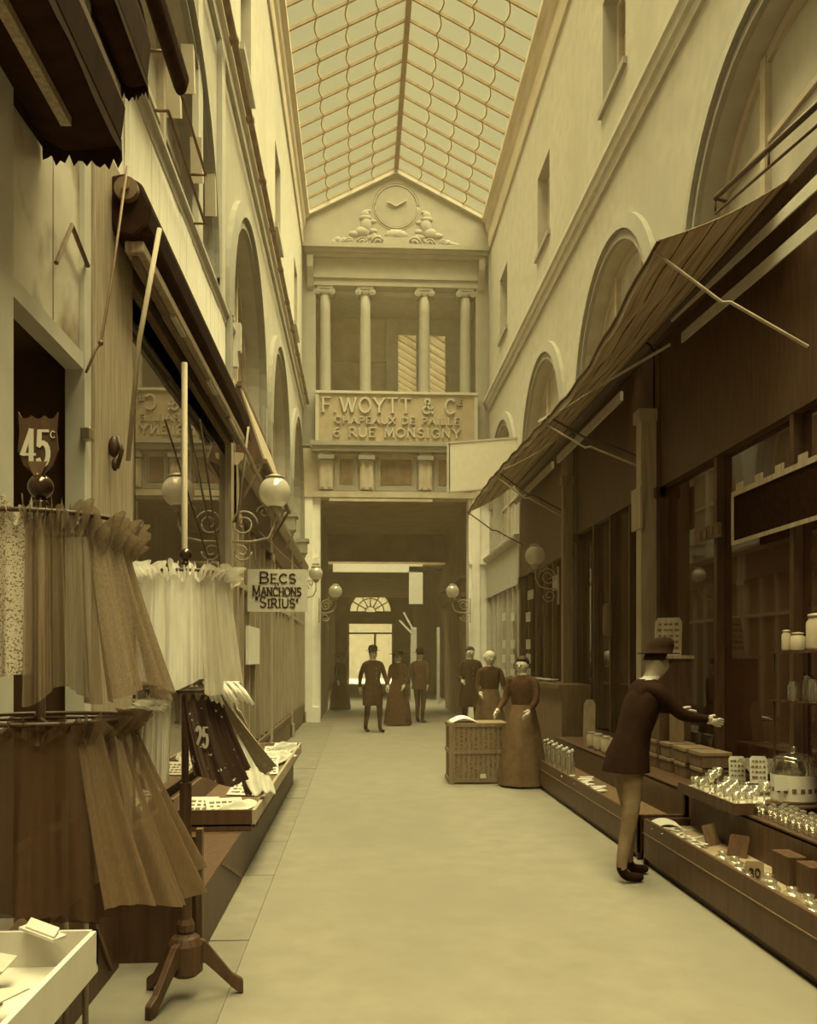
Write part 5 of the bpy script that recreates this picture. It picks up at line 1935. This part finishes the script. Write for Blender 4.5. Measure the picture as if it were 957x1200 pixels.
# glass shelf with jars at the near right
shf = thing('glass_shelf', 'two-tier iron shelf of jars against the glassware shop window', 'shelf', (2.82, 5.35, .53))
for z in (1.22, 1.53):
    b = MB()
    b.box(2.68, 2.96, 4.6, 5.75, z, z + .012)
    b.build('shelf_board', M_dpane, shf)
for yy in (4.65, 5.7):
    for xx in (2.70, 2.93):
        b = MB()
        b.tube([(xx, yy, .53), (xx, yy, 1.56)], .008, 6)
        b.build('post', M_iron, shf)
def jarlet(x, y, z, r, h_, label, m, lid=True):
    root = thing('jar', label, 'jar', (x, y, z), 'jars on the iron shelf')
    b = MB()
    b.lathe([(0, 0), (r, 0), (r * 1.02, h_ * .1), (r, h_ * .75), (r * .75, h_ * .85), (r * .75, h_ * .92)], (x, y, z), 18)
    b.build('body', m, root, smooth=True)
    b = MB()
    b.lathe([(r * .82, h_ * .9), (r * .85, h_ * .97), (r * .4, h_), (0, h_ * 1.01)], (x, y, z), 16)
    b.build('lid', m, root, smooth=True)
    return root
M_jarp = mat('stoneware_glaze', .34, .35, .12, 6, spec=.5)
jarlet(2.78, 5.32, 1.542, .058, .23, 'tall pale stoneware jar on the iron shelf', M_jarp)
jarlet(2.78, 5.55, 1.542, .045, .12, 'short stoneware jar beside the tall one on the iron shelf', M_jarp)
jarlet(2.76, 5.66, 1.542, .03, .14, 'slim pale jar at the shelf end', M_jarp)
for k in range(7):
    y = 4.75 + k * .135
    jarlet(2.76 + .03 * (k % 2), y, 1.232, .038, .12 + .02 * (k % 3), ['glass jar with lid on the lower iron shelf', 'taller glass jar with lid on the lower iron shelf', 'tallest glass jar with lid on the lower iron shelf'][k % 3], M_pressed)
# compote bowl below the shelf
def compote(x, y, z, s, label):
    root = thing('compote', label, 'glass', (x, y, z))
    b = MB()
    b.lathe([(0, 0), (.06 * s, 0), (.05 * s, .01 * s), (.012 * s, .03 * s), (.012 * s, .10 * s)], (x, y, z), 16)
    b.build('foot', M_pressed, root, smooth=True)
    b = MB()
    b.lathe([(.012 * s, .1 * s), (.06 * s, .12 * s), (.12 * s, .19 * s), (.115 * s, .19 * s), (.05 * s, .125 * s), (0, .11 * s)], (x, y, z), 20)
    b.build('bowl', M_pressed, root, smooth=True)
compote(2.72, 5.95, .578, 1.2, 'large stemmed glass compote bowl behind the price cards')
compote(2.80, 5.75, .578, .9, 'small stemmed glass compote beside the jar')
# framed pictures leaning against the posts
card('pale framed card leaning at the foot of the worn post', onX(782, 768, 2.75), .24, .34, .1, -.6, M_wood, 5, 'framed_card', 'card')
fy = onX(782, 768, 2.75)
ps = thing('pedestal', 'dark narrow pedestal carrying the framed card', 'pedestal', (fy.x + .03, fy.y, .53))
b = MB()
b.box(fy.x - .12, fy.x + .16, fy.y - .14, fy.y + .14, .53, fy.z - .03)
b.build('box', M_woodd, ps)
b = MB()
b.box(fy.x - .14, fy.x + .18, fy.y - .16, fy.y + .16, fy.z - .03, fy.z)
b.build('top', M_wood, ps)
fp = onX(712, 737, 2.92)
b = MB()
b.box(2.90, 2.93, fp.y - .12, fp.y + .12, fp.z - .08, fp.z + .3)
b.box(2.885, 2.90, fp.y - .1, fp.y + .1, fp.z - .05, fp.z + .27)
tag(b.build('framed_picture', M_woodm), 'small dark framed picture hung in the middle shop window', 'picture')
# tall spiral glasses and tilted cards on the far counter step
for i, (px, py, wd, hh, ln) in enumerate(((757, 868, .09, .14, .1), (777, 868, .08, .14, -.1), (793, 855, .12, .24, .15), (690, 838, .14, .2, .3))):
    p = onX(px, py, 2.7)
    card(['small drab card left of the coil of rings', 'small drab card above the coil of rings', 'larger brown card beside the two small drab cards', 'tilted brown card among the white pots'][i], (2.7, p.y, .53), wd, p.z - .53 + hh, ln, -.3, [M_postm, M_postm, M_woodm, M_postm][i], 0, 'drab_card', 'card')
# white pots
pot0 = None
GP = 'small white pots on the far counter step'
for k in range(9):
    y = 8.35 + k * .15
    x = 2.50 + .03 * (k % 2)
    if pot0 is None:
        pot0 = thing('white_pot', 'small white pot in a row on the far counter step', 'pot', (x, y, .53), GP)
        b = MB()
        b.lathe([(0, 0), (.045, 0), (.05, .03), (.05, .13), (.042, .15), (.042, .165), (.048, .17), (.035, .172), (0, .16)], (x, y, .53), 16)
        b.build('body', M_jarp, pot0, smooth=True)
    else:
        copy_tree(pot0, (x, y, .53))
# cardboard boxes stacked on the far counter step
rb2 = random.Random(21)
for k in range(8):
    col, lev = k // 2, k % 2
    y = 6.85 + col * .36
    w_, h_ = rb2.uniform(.11, .15), rb2.uniform(.10, .13)
    z = .53 + (0 if lev == 0 else .125)
    bxo = thing('cardboard_box', ['lower', 'upper'][lev] + ' brown cardboard box in the ' + ['first', 'second', 'third', 'last'][col] + ' pile counted from the cup tray', 'box', (2.72, y, z), 'cardboard boxes on the far counter step')
    b = MB()
    b.box(2.62, 2.84, y - w_, y + w_, z, z + .105)
    b.build('body', M_woodm, bxo, bevel=.004)
    b = MB()
    b.box(2.612, 2.848, y - w_ - .006, y + w_ + .006, z + .09, z + .12)
    b.build('lid', M_postm, bxo, bevel=.004)
# bottles in far trough
bt0 = None
for k in range(12):
    y = 9.3 + k * .125
    x = 2.2 + .06 * (k % 2)
    if bt0 is None:
        bt0 = thing('scent_bottle', 'slim glass bottle in the far counter trough', 'bottle', (x, y, .28), 'slim bottles in the far trough')
        b = MB()
        b.lathe([(0, 0), (.028, 0), (.03, .02), (.03, .13), (.012, .17), (.012, .21)], (x, y, .28), 12)
        b.build('body', M_pressed, bt0, smooth=True)
        b = MB()
        b.lathe([(.016, .21), (.02, .23), (.012, .25), (0, .255)], (x, y, .28), 10)
        b.build('stopper', M_white, bt0, smooth=True)
    else:
        copy_tree(bt0, (x, y, .28))
for k in range(9):
    y = 8.0 + k * .13
    x = rnd.uniform(2.12, 2.3)
    b = MB()
    a = rnd.uniform(-.6, .6)
    b.obox((x, y, .295), (.07 * math.cos(a), .07 * math.sin(a), .004), (-.03 * math.sin(a), .03 * math.cos(a), 0), (0, 0, .008))
    tag(b.build('white_packet', M_white, bevel=.003), 'flat white packet lying in the far counter trough', 'packet', 'white packets in the far trough')
# white cards in rows in the far window
GW = 'white cards in rows in the far shop window'
c0 = None
for px in (590.5, 601, 619):
    for i, py in enumerate((723, 755, 772, 789)):
        p = onX(px, py, WR - .06)
        o = MB()
        o.box(WR - .068, WR - .058, p.y - .2, p.y + .2, p.z - .085, p.z + .085)
        tag(o.build('white_card', M_white), 'small white card in the ' + ['top', 'second', 'third', 'lowest'][i] + ' row of the far shop window', 'card', GW)
for i, (px, py, w_, h_) in enumerate(((621, 697, .5, .16), (650, 683, .35, .22))):
    p = onX(px, py, WR - .1)
    b = MB()
    b.box(WR - .1, WR - .085, p.y - w_ / 2, p.y + w_ / 2, p.z - h_ / 2, p.z + h_ / 2)
    tag(b.build('hanging_label', M_cream), ['pale hanging label under the globe lamp', 'pale hanging label between globe lamp and slim post'][i], 'label')
# plate goods heaped under the card window
pz = onX(620, 796, 2.75)
for k in range(6):
    p = onX(600 + k * 9, 793, 2.75)
    b = MB()
    b.lathe([(0, 0), (.05, 0), (.12, .035), (.115, .04), (.045, .012), (0, .01)], (2.75, p.y, pz.z), 16)
    tag(b.build('plate', M_white, smooth=True), 'white plate set out on the shelf under the far card window', 'plate', 'white plates under the far card window')
b = MB()
b.box(2.55, 2.98, 11.4, 16.0, pz.z - .06, pz.z)
b.box(2.6, 2.98, 11.4, 16.0, 0, pz.z - .06)
tag(b.build('window_counter', M_woodm), 'brown window counter carrying white plates under the far card window', 'counter')

# crate-like display case standing on the floor
cx0, cx1 = onY(527, 918, 10.6).x, onY(594, 918, 10.6).x
dc = thing('display_case', 'square wicker-textured display case standing on the pale floor', 'case', ((cx0 + cx1) / 2, 10.8, 0))
M_wick = mat('mottled_wickerwork', .15, .85, .6, 40, (1, 1, 1), .1, .3)
b = MB()
b.box(cx0, cx1, 10.6, 11.1, .05, .72)
b.build('body', M_wick, dc, bevel=.02)
for z in (.02, .36, .68):
    b = MB()
    b.box(cx0 - .012, cx1 + .012, 10.585, 11.11, z, z + .045)
    b.build('band', M_postm, dc)
for x in (cx0, cx1 - .04):
    b = MB()
    b.box(x - .012, x + .052, 10.58, 10.6, 0, .72)
    b.build('corner_strip', M_postm, dc)
b = MB()
for k in range(11):
    x = cx0 + .05 + k * (cx1 - cx0 - .1) / 10
    b = MB()
    b.box(x - .012, x + .012, 10.59, 10.6, .06, .68)
    b.build('slat', M_postm, dc)
b = MB()
b.grid(lambda u, v: (cx0 + .02 + .32 * u, 10.62 + .4 * v, .73 + .05 * math.sin(PI * u) * (1 + .3 * math.sin(9 * v))), 12, 8)
o = b.build('folded_cloth', M_woodl, smooth=True)
o.modifiers.new('thickness', 'SOLIDIFY').thickness = .012
tag(o, 'pale folded cloth laid on the wicker display case', 'cloth')
card('small white ticket pinned on the wicker display case', onY(566, 912, 10.57), .07, .05, 0, -.0, M_white, 0, 'ticket', 'ticket')
# ================================================================== PEOPLE
def make_person(label, loc, rz, coat, legs_m, arms=((-12, 8), (12, 8)), skirt=None, hat='bowler', H=1.70, stride=.12, lean=0.0, group='passers-by in the passage'):
    """body is one skinned surface facing -Y at rz=0; clothes, hat and hair are parts"""
    k = H / 1.70
    V, E, R = [], [], []
    def v(x, y, z, r, par=None, ry=None):
        y2 = y - lean * max(0, z - .9)
        V.append((x * k, y2 * k, z * k))
        R.append((r * k, (ry or r) * k))
        if par is not None:
            E.append((par, len(V) - 1))
        return len(V) - 1
    pelvis = v(0, 0, .95, .145, None, .11)
    waist = v(0, 0, 1.10, .135, pelvis, .10)
    chest = v(0, .0, 1.28, .165, waist, .115)
    upper = v(0, .01, 1.40, .12, chest, .09)
    neck = v(0, .01, 1.47, .055, upper)
    jaw = v(0, -.01, 1.545, .068, neck, .075)
    head = v(0, -.005, 1.61, .078, jaw, .092)
    crown = v(0, .005, 1.665, .062, head, .072)
    v(0, -.105, 1.575, .012, head)                       # nose
    for s in (-1, 1):
        v(s * .083, .01, 1.59, .016, head)               # ears
    for s, (sw, bend) in zip((-1, 1), arms):
        sh = v(s * .185, .01, 1.395, .062, upper)
        a1, a2 = math.radians(sw), math.radians(sw + bend)
        f1, f2 = (math.sin(a1), math.cos(a1)), (math.sin(a2), math.cos(a2))
        el = v(s * .235, .01 - .27 * f1[0], 1.395 - .27 * f1[1], .05, sh)
        ex, ey, ez = s * .235, .01 - .27 * f1[0], 1.395 - .27 * f1[1]
        wr = v(s * .235, ey - .23 * f2[0], ez - .23 * f2[1], .032, el)
        hy, hz = ey - .23 * f2[0], ez - .23 * f2[1]
        pm = v(s * .232, hy - .06 * f2[0], hz - .06 * f2[1], .034, wr, .02)
        py, pz = hy - .06 * f2[0], hz - .06 * f2[1]
        # four fingers side by side and a thumb from the side of the palm
        nrm = (-f2[1], f2[0])
        for q, ln in ((-1.5, .052), (-.5, .062), (.5, .06), (1.5, .05)):
            dy, dz = -f2[0] * .035, -f2[1] * .035
            oy, oz = nrm[0] * q * .016, nrm[1] * q * .016
            a_ = v(s * .228, py + dy + oy, pz + dz + oz, .0095, pm)
            v(s * .215, py + dy + oy - f2[0] * ln, pz + dz + oz - f2[1] * ln, .0075, a_)
        t_ = v(s * .212, hy - .035 * f2[0] + nrm[0] * .036, hz - .035 * f2[1] + nrm[1] * .036, .011, wr)
        v(s * .200, hy - .07 * f2[0] + nrm[0] * .045, hz - .07 * f2[1] + nrm[1] * .045, .009, t_)
    for s in (-1, 1):
        st_ = s * stride
        hp = v(s * .095, 0, .88, .095, pelvis)
        kn = v(s * .10, -.03 - st_ * .5, .50, .068, hp)
        an = v(s * .105, .02 - st_ * .8, .10, .043, kn)
        hl = v(s * .108, -.02 - st_ * .8, .045, .042, an)
        v(s * .115, -.16 - st_ * .8, .035, .032, hl)
    me = bpy.data.meshes.new('body_cage')
    me.from_pydata(V, E, [])
    ob = bpy.data.objects.new('body_cage', me)
    C.objects.link(ob)
    ob.modifiers.new('skin', 'SKIN')
    for i, d in enumerate(me.skin_vertices[0].data):
        d.radius = R[i]
        d.use_root = (i == 0)
    sb = ob.modifiers.new('smooth', 'SUBSURF')
    sb.levels = 2
    sb.render_levels = 2
    dg = bpy.context.evaluated_depsgraph_get()
    nm = bpy.data.meshes.new_from_object(ob.evaluated_get(dg))
    bpy.data.objects.remove(ob)
    nm.name = 'body'
    nm.materials.clear()
    for m in (M_skin, coat, legs_m, M_hat):
        nm.materials.append(m)
    hands = []
    for p in nm.polygons:
        p.use_smooth = True
        c = p.center / k
        z = c.z
        if z > 1.475:
            p.material_index = 0
        elif z > .93 and abs(c.x) < .16:
            p.material_index = 1
        elif z < .11:
            p.material_index = 3
        else:
            p.material_index = 2 if (abs(c.x) < .19 and z < .93) else 1
    # hands and wrists are bare
    for s, (sw, bend) in zip((-1, 1), arms):
        a1, a2 = math.radians(sw), math.radians(sw + bend)
        ey, ez = .01 - .27 * math.sin(a1), 1.395 - .27 * math.cos(a1)
        hy, hz = ey - .25 * math.sin(a2), ez - .25 * math.cos(a2)
        hc = Vector((s * .23, hy - .06 * math.sin(a2) - lean * max(0, hz - .9), hz - .06 * math.cos(a2)))
        for p in nm.polygons:
            if (p.center / k - hc).length < .095 and abs(p.center.x / k) > .175:
                p.material_index = 0
    root = thing('person', label, 'person', loc, group)
    def attach(o):
        o.parent = root
        o.matrix_parent_inverse = Matrix.Identity(4)
        return o
    body = bpy.data.objects.new('body', nm)
    C.objects.link(body)
    attach(body)
    WM[body.name] = Vector((0, 0, 0))
    def loc_build(mb, name, m, parent=None, smooth=True):
        mb.v = [(x * k, (y - lean * max(0, z - .9)) * k, z * k) for x, y, z in mb.v]
        o = mb.build(name, m, None, smooth)
        l = o.location.copy()
        attach(o)
        o.location = l
        return o
    # coat or bodice with skirts
    b = MB()
    rows = [(1.455, .075, .075), (1.42, .165, .10), (1.34, .195, .125), (1.2, .175, .125), (1.08, .155, .12), (.95, .18, .145), (.80, .205, .165)]
    if skirt:
        rows = rows[:5] + [(.98, .18, .16), (.80, .22, .21), (.5, .27, .27), (.2, .31, .31), (.03, .33, .33)]
    elif coat == M_coat:
        rows += [(.62, .215, .18), (.55, .215, .18)]
    n_ = 28
    vs, fs = [], []
    for z, rx, ry in rows:
        for i in range(n_):
            a = 2 * PI * i / n_
            fold = 1 + (.05 * math.sin(a * 9) if (skirt and z < .9) else .015 * math.sin(a * 5))
            vs.append((rx * fold * math.cos(a), .01 + ry * fold * math.sin(a), z))
    for j in range(len(rows) - 1):
        for i in range(n_):
            i2 = (i + 1) % n_
            fs.append((j * n_ + i, j * n_ + i2, (j + 1) * n_ + i2, (j + 1) * n_ + i))
    split = 4 * n_ if skirt else len(fs)
    def compact(mb):
        used = sorted({i for f in mb.f for i in f})
        mp = {o_: i for i, o_ in enumerate(used)}
        mb.v, mb.f = [mb.v[i] for i in used], [tuple(mp[i] for i in f) for f in mb.f]
        return mb
    b.add(vs, fs[:split])
    coat_o = loc_build(compact(b), 'coat', coat)
    if skirt:
        b = MB()
        b.add(vs, fs[split:])
        compact(b)
        loc_build(b, 'skirt', skirt)
    # collar, hair, eyes, mouth, hat
    b = MB()
    b.lathe([(.058, 1.455), (.064, 1.50), (.058, 1.50)], (0, .005, 0), 18)
    loc_build(b, 'collar', M_white)
    b = MB()
    def cap(u, v_):
        a = 2 * PI * u
        t = v_ * 1.75
        low = 1.0 if math.sin(a) > -.3 else .62
        t *= low
        return (.086 * math.sin(t) * math.cos(a), .012 + .1 * math.sin(t) * math.sin(a), 1.635 + .095 * math.cos(t))
    b.grid(cap, 24, 8)
    loc_build(b, 'hair', M_hair)
    for s in (-1, 1):
        b = MB()
        b.sphere((s * .031, -.090, 1.603), .011, 8, 6, 1.2, .6, .7)
        loc_build(b, 'eye', M_hair)
    b = MB()
    b.sphere((0, -.083, 1.533), .02, 8, 6, 1.1, .4, .28)
    loc_build(b, 'mouth', mat('lips', .22, .6, .05, 10))
    if hat == 'bowler':
        b = MB()
        b.lathe([(.15, 1.665), (.155, 1.672), (.10, 1.668), (.098, 1.72), (.085, 1.76), (.05, 1.785), (0, 1.79)], (0, .01, 0), 24)
        loc_build(b, 'hat', M_hat)
    elif hat == 'wide':
        b = MB()
        b.lathe([(.21, 1.68), (.22, 1.69), (.10, 1.70), (.10, 1.755), (.06, 1.775), (0, 1.778)], (0, .01, 0), 24)
        b.sphere((.1, -.05, 1.73), .05, 10, 6)
        loc_build(b, 'hat', M_hat)
    elif hat == 'bonnet':
        b = MB()
        b.sphere((0, .03, 1.64), .115, 18, 12, .95, 1, .95)
        loc_build(b, 'bonnet', M_white)
    # buttons on the front of a man's coat
    if not skirt:
        for z in (1.3, 1.2, 1.1):
            b = MB()
            b.sphere((.02, -.118, z), .01, 8, 6)
            bt = loc_build(b, 'button', M_brass)
            bl = bt.location.copy()
            bt.parent = coat_o
            bt.matrix_parent_inverse = Matrix.Translation(coat_o.location).inverted()
            bt.location = bl
    root.rotation_euler = (0, 0, rz)
    return root
def feet(px, py):
    p = onZ(px, py, 0)
    return (p.x, p.y, 0)
make_person('bareheaded man in dark coat standing at the archway facing out', feet(551, 861), .15, M_coat, M_coat2, ((10, 60), (10, 60)), None, None, 1.70)
make_person('man in bowler hat and long dark coat walking on the pale floor', feet(437, 858), .4, M_coat, M_coat, ((-22, 14), (18, 14)), None, 'bowler', 1.68, .16)
make_person('woman in wide hat and dark skirt behind the bowler-hatted man', feet(466, 850), -.5, M_coat2, M_coat2, ((0, 30), (0, 40)), M_coat2, 'wide', 1.60)
make_person('man in bowler hat and brown jacket turned towards the archway', feet(492, 847), 2.7, M_coat2, M_coat, ((-15, 10), (15, 10)), None, 'bowler', 1.66, .14)
make_person('woman in dark dress by the archway pier on the tulle side', feet(399, 832), .9, M_coat, M_coat, ((0, 20), (0, 20)), M_coat, 'wide', 1.58)
make_person('woman in white bonnet and brown dress behind the wicker case', feet(574, 880), .1, M_coat2, M_coat2, ((10, 50), (10, 50)), M_skirt, 'bonnet', 1.57)
make_person('person in drab brown skirt standing beside the wicker case', feet(612, 921), -.7, M_coat2, M_coat2, ((15, 40), (15, 40)), M_skirt, None, 1.50)
make_person('person in brown clothes leaning over the counter by the spoons', feet(734, 1030), 1.75, M_hat, mat('fawn_trousers', .16, .95, .2, 12), ((50, 30), (60, 20)), None, 'bowler', 1.56, .1, .35)
# ================================================================== HAZE
hz = MB()
hz.box(-1.20, 2.90, 6.5, 51.5, .02, 11.5)
hm = bpy.data.materials.new('far_haze')
hm.use_nodes = True
nt = hm.node_tree
nt.nodes.remove(nt.nodes['Principled BSDF'])
vs_ = nt.nodes.new('ShaderNodeVolumeScatter')  # scatter volume added to lift far darks and soften contrast
vs_.inputs['Color'].default_value = (1, .76, .45, 1)
vs_.inputs['Density'].default_value = .007
vs_.inputs['Anisotropy'].default_value = -.25
nt.links.new(vs_.outputs[0], nt.nodes['Material Output'].inputs['Volume'])
ho = hz.build('haze_volume', hm)
ho['kind'] = 'stuff'
tag(ho, 'thin bright haze added to lift the darks of the far passage', 'haze')
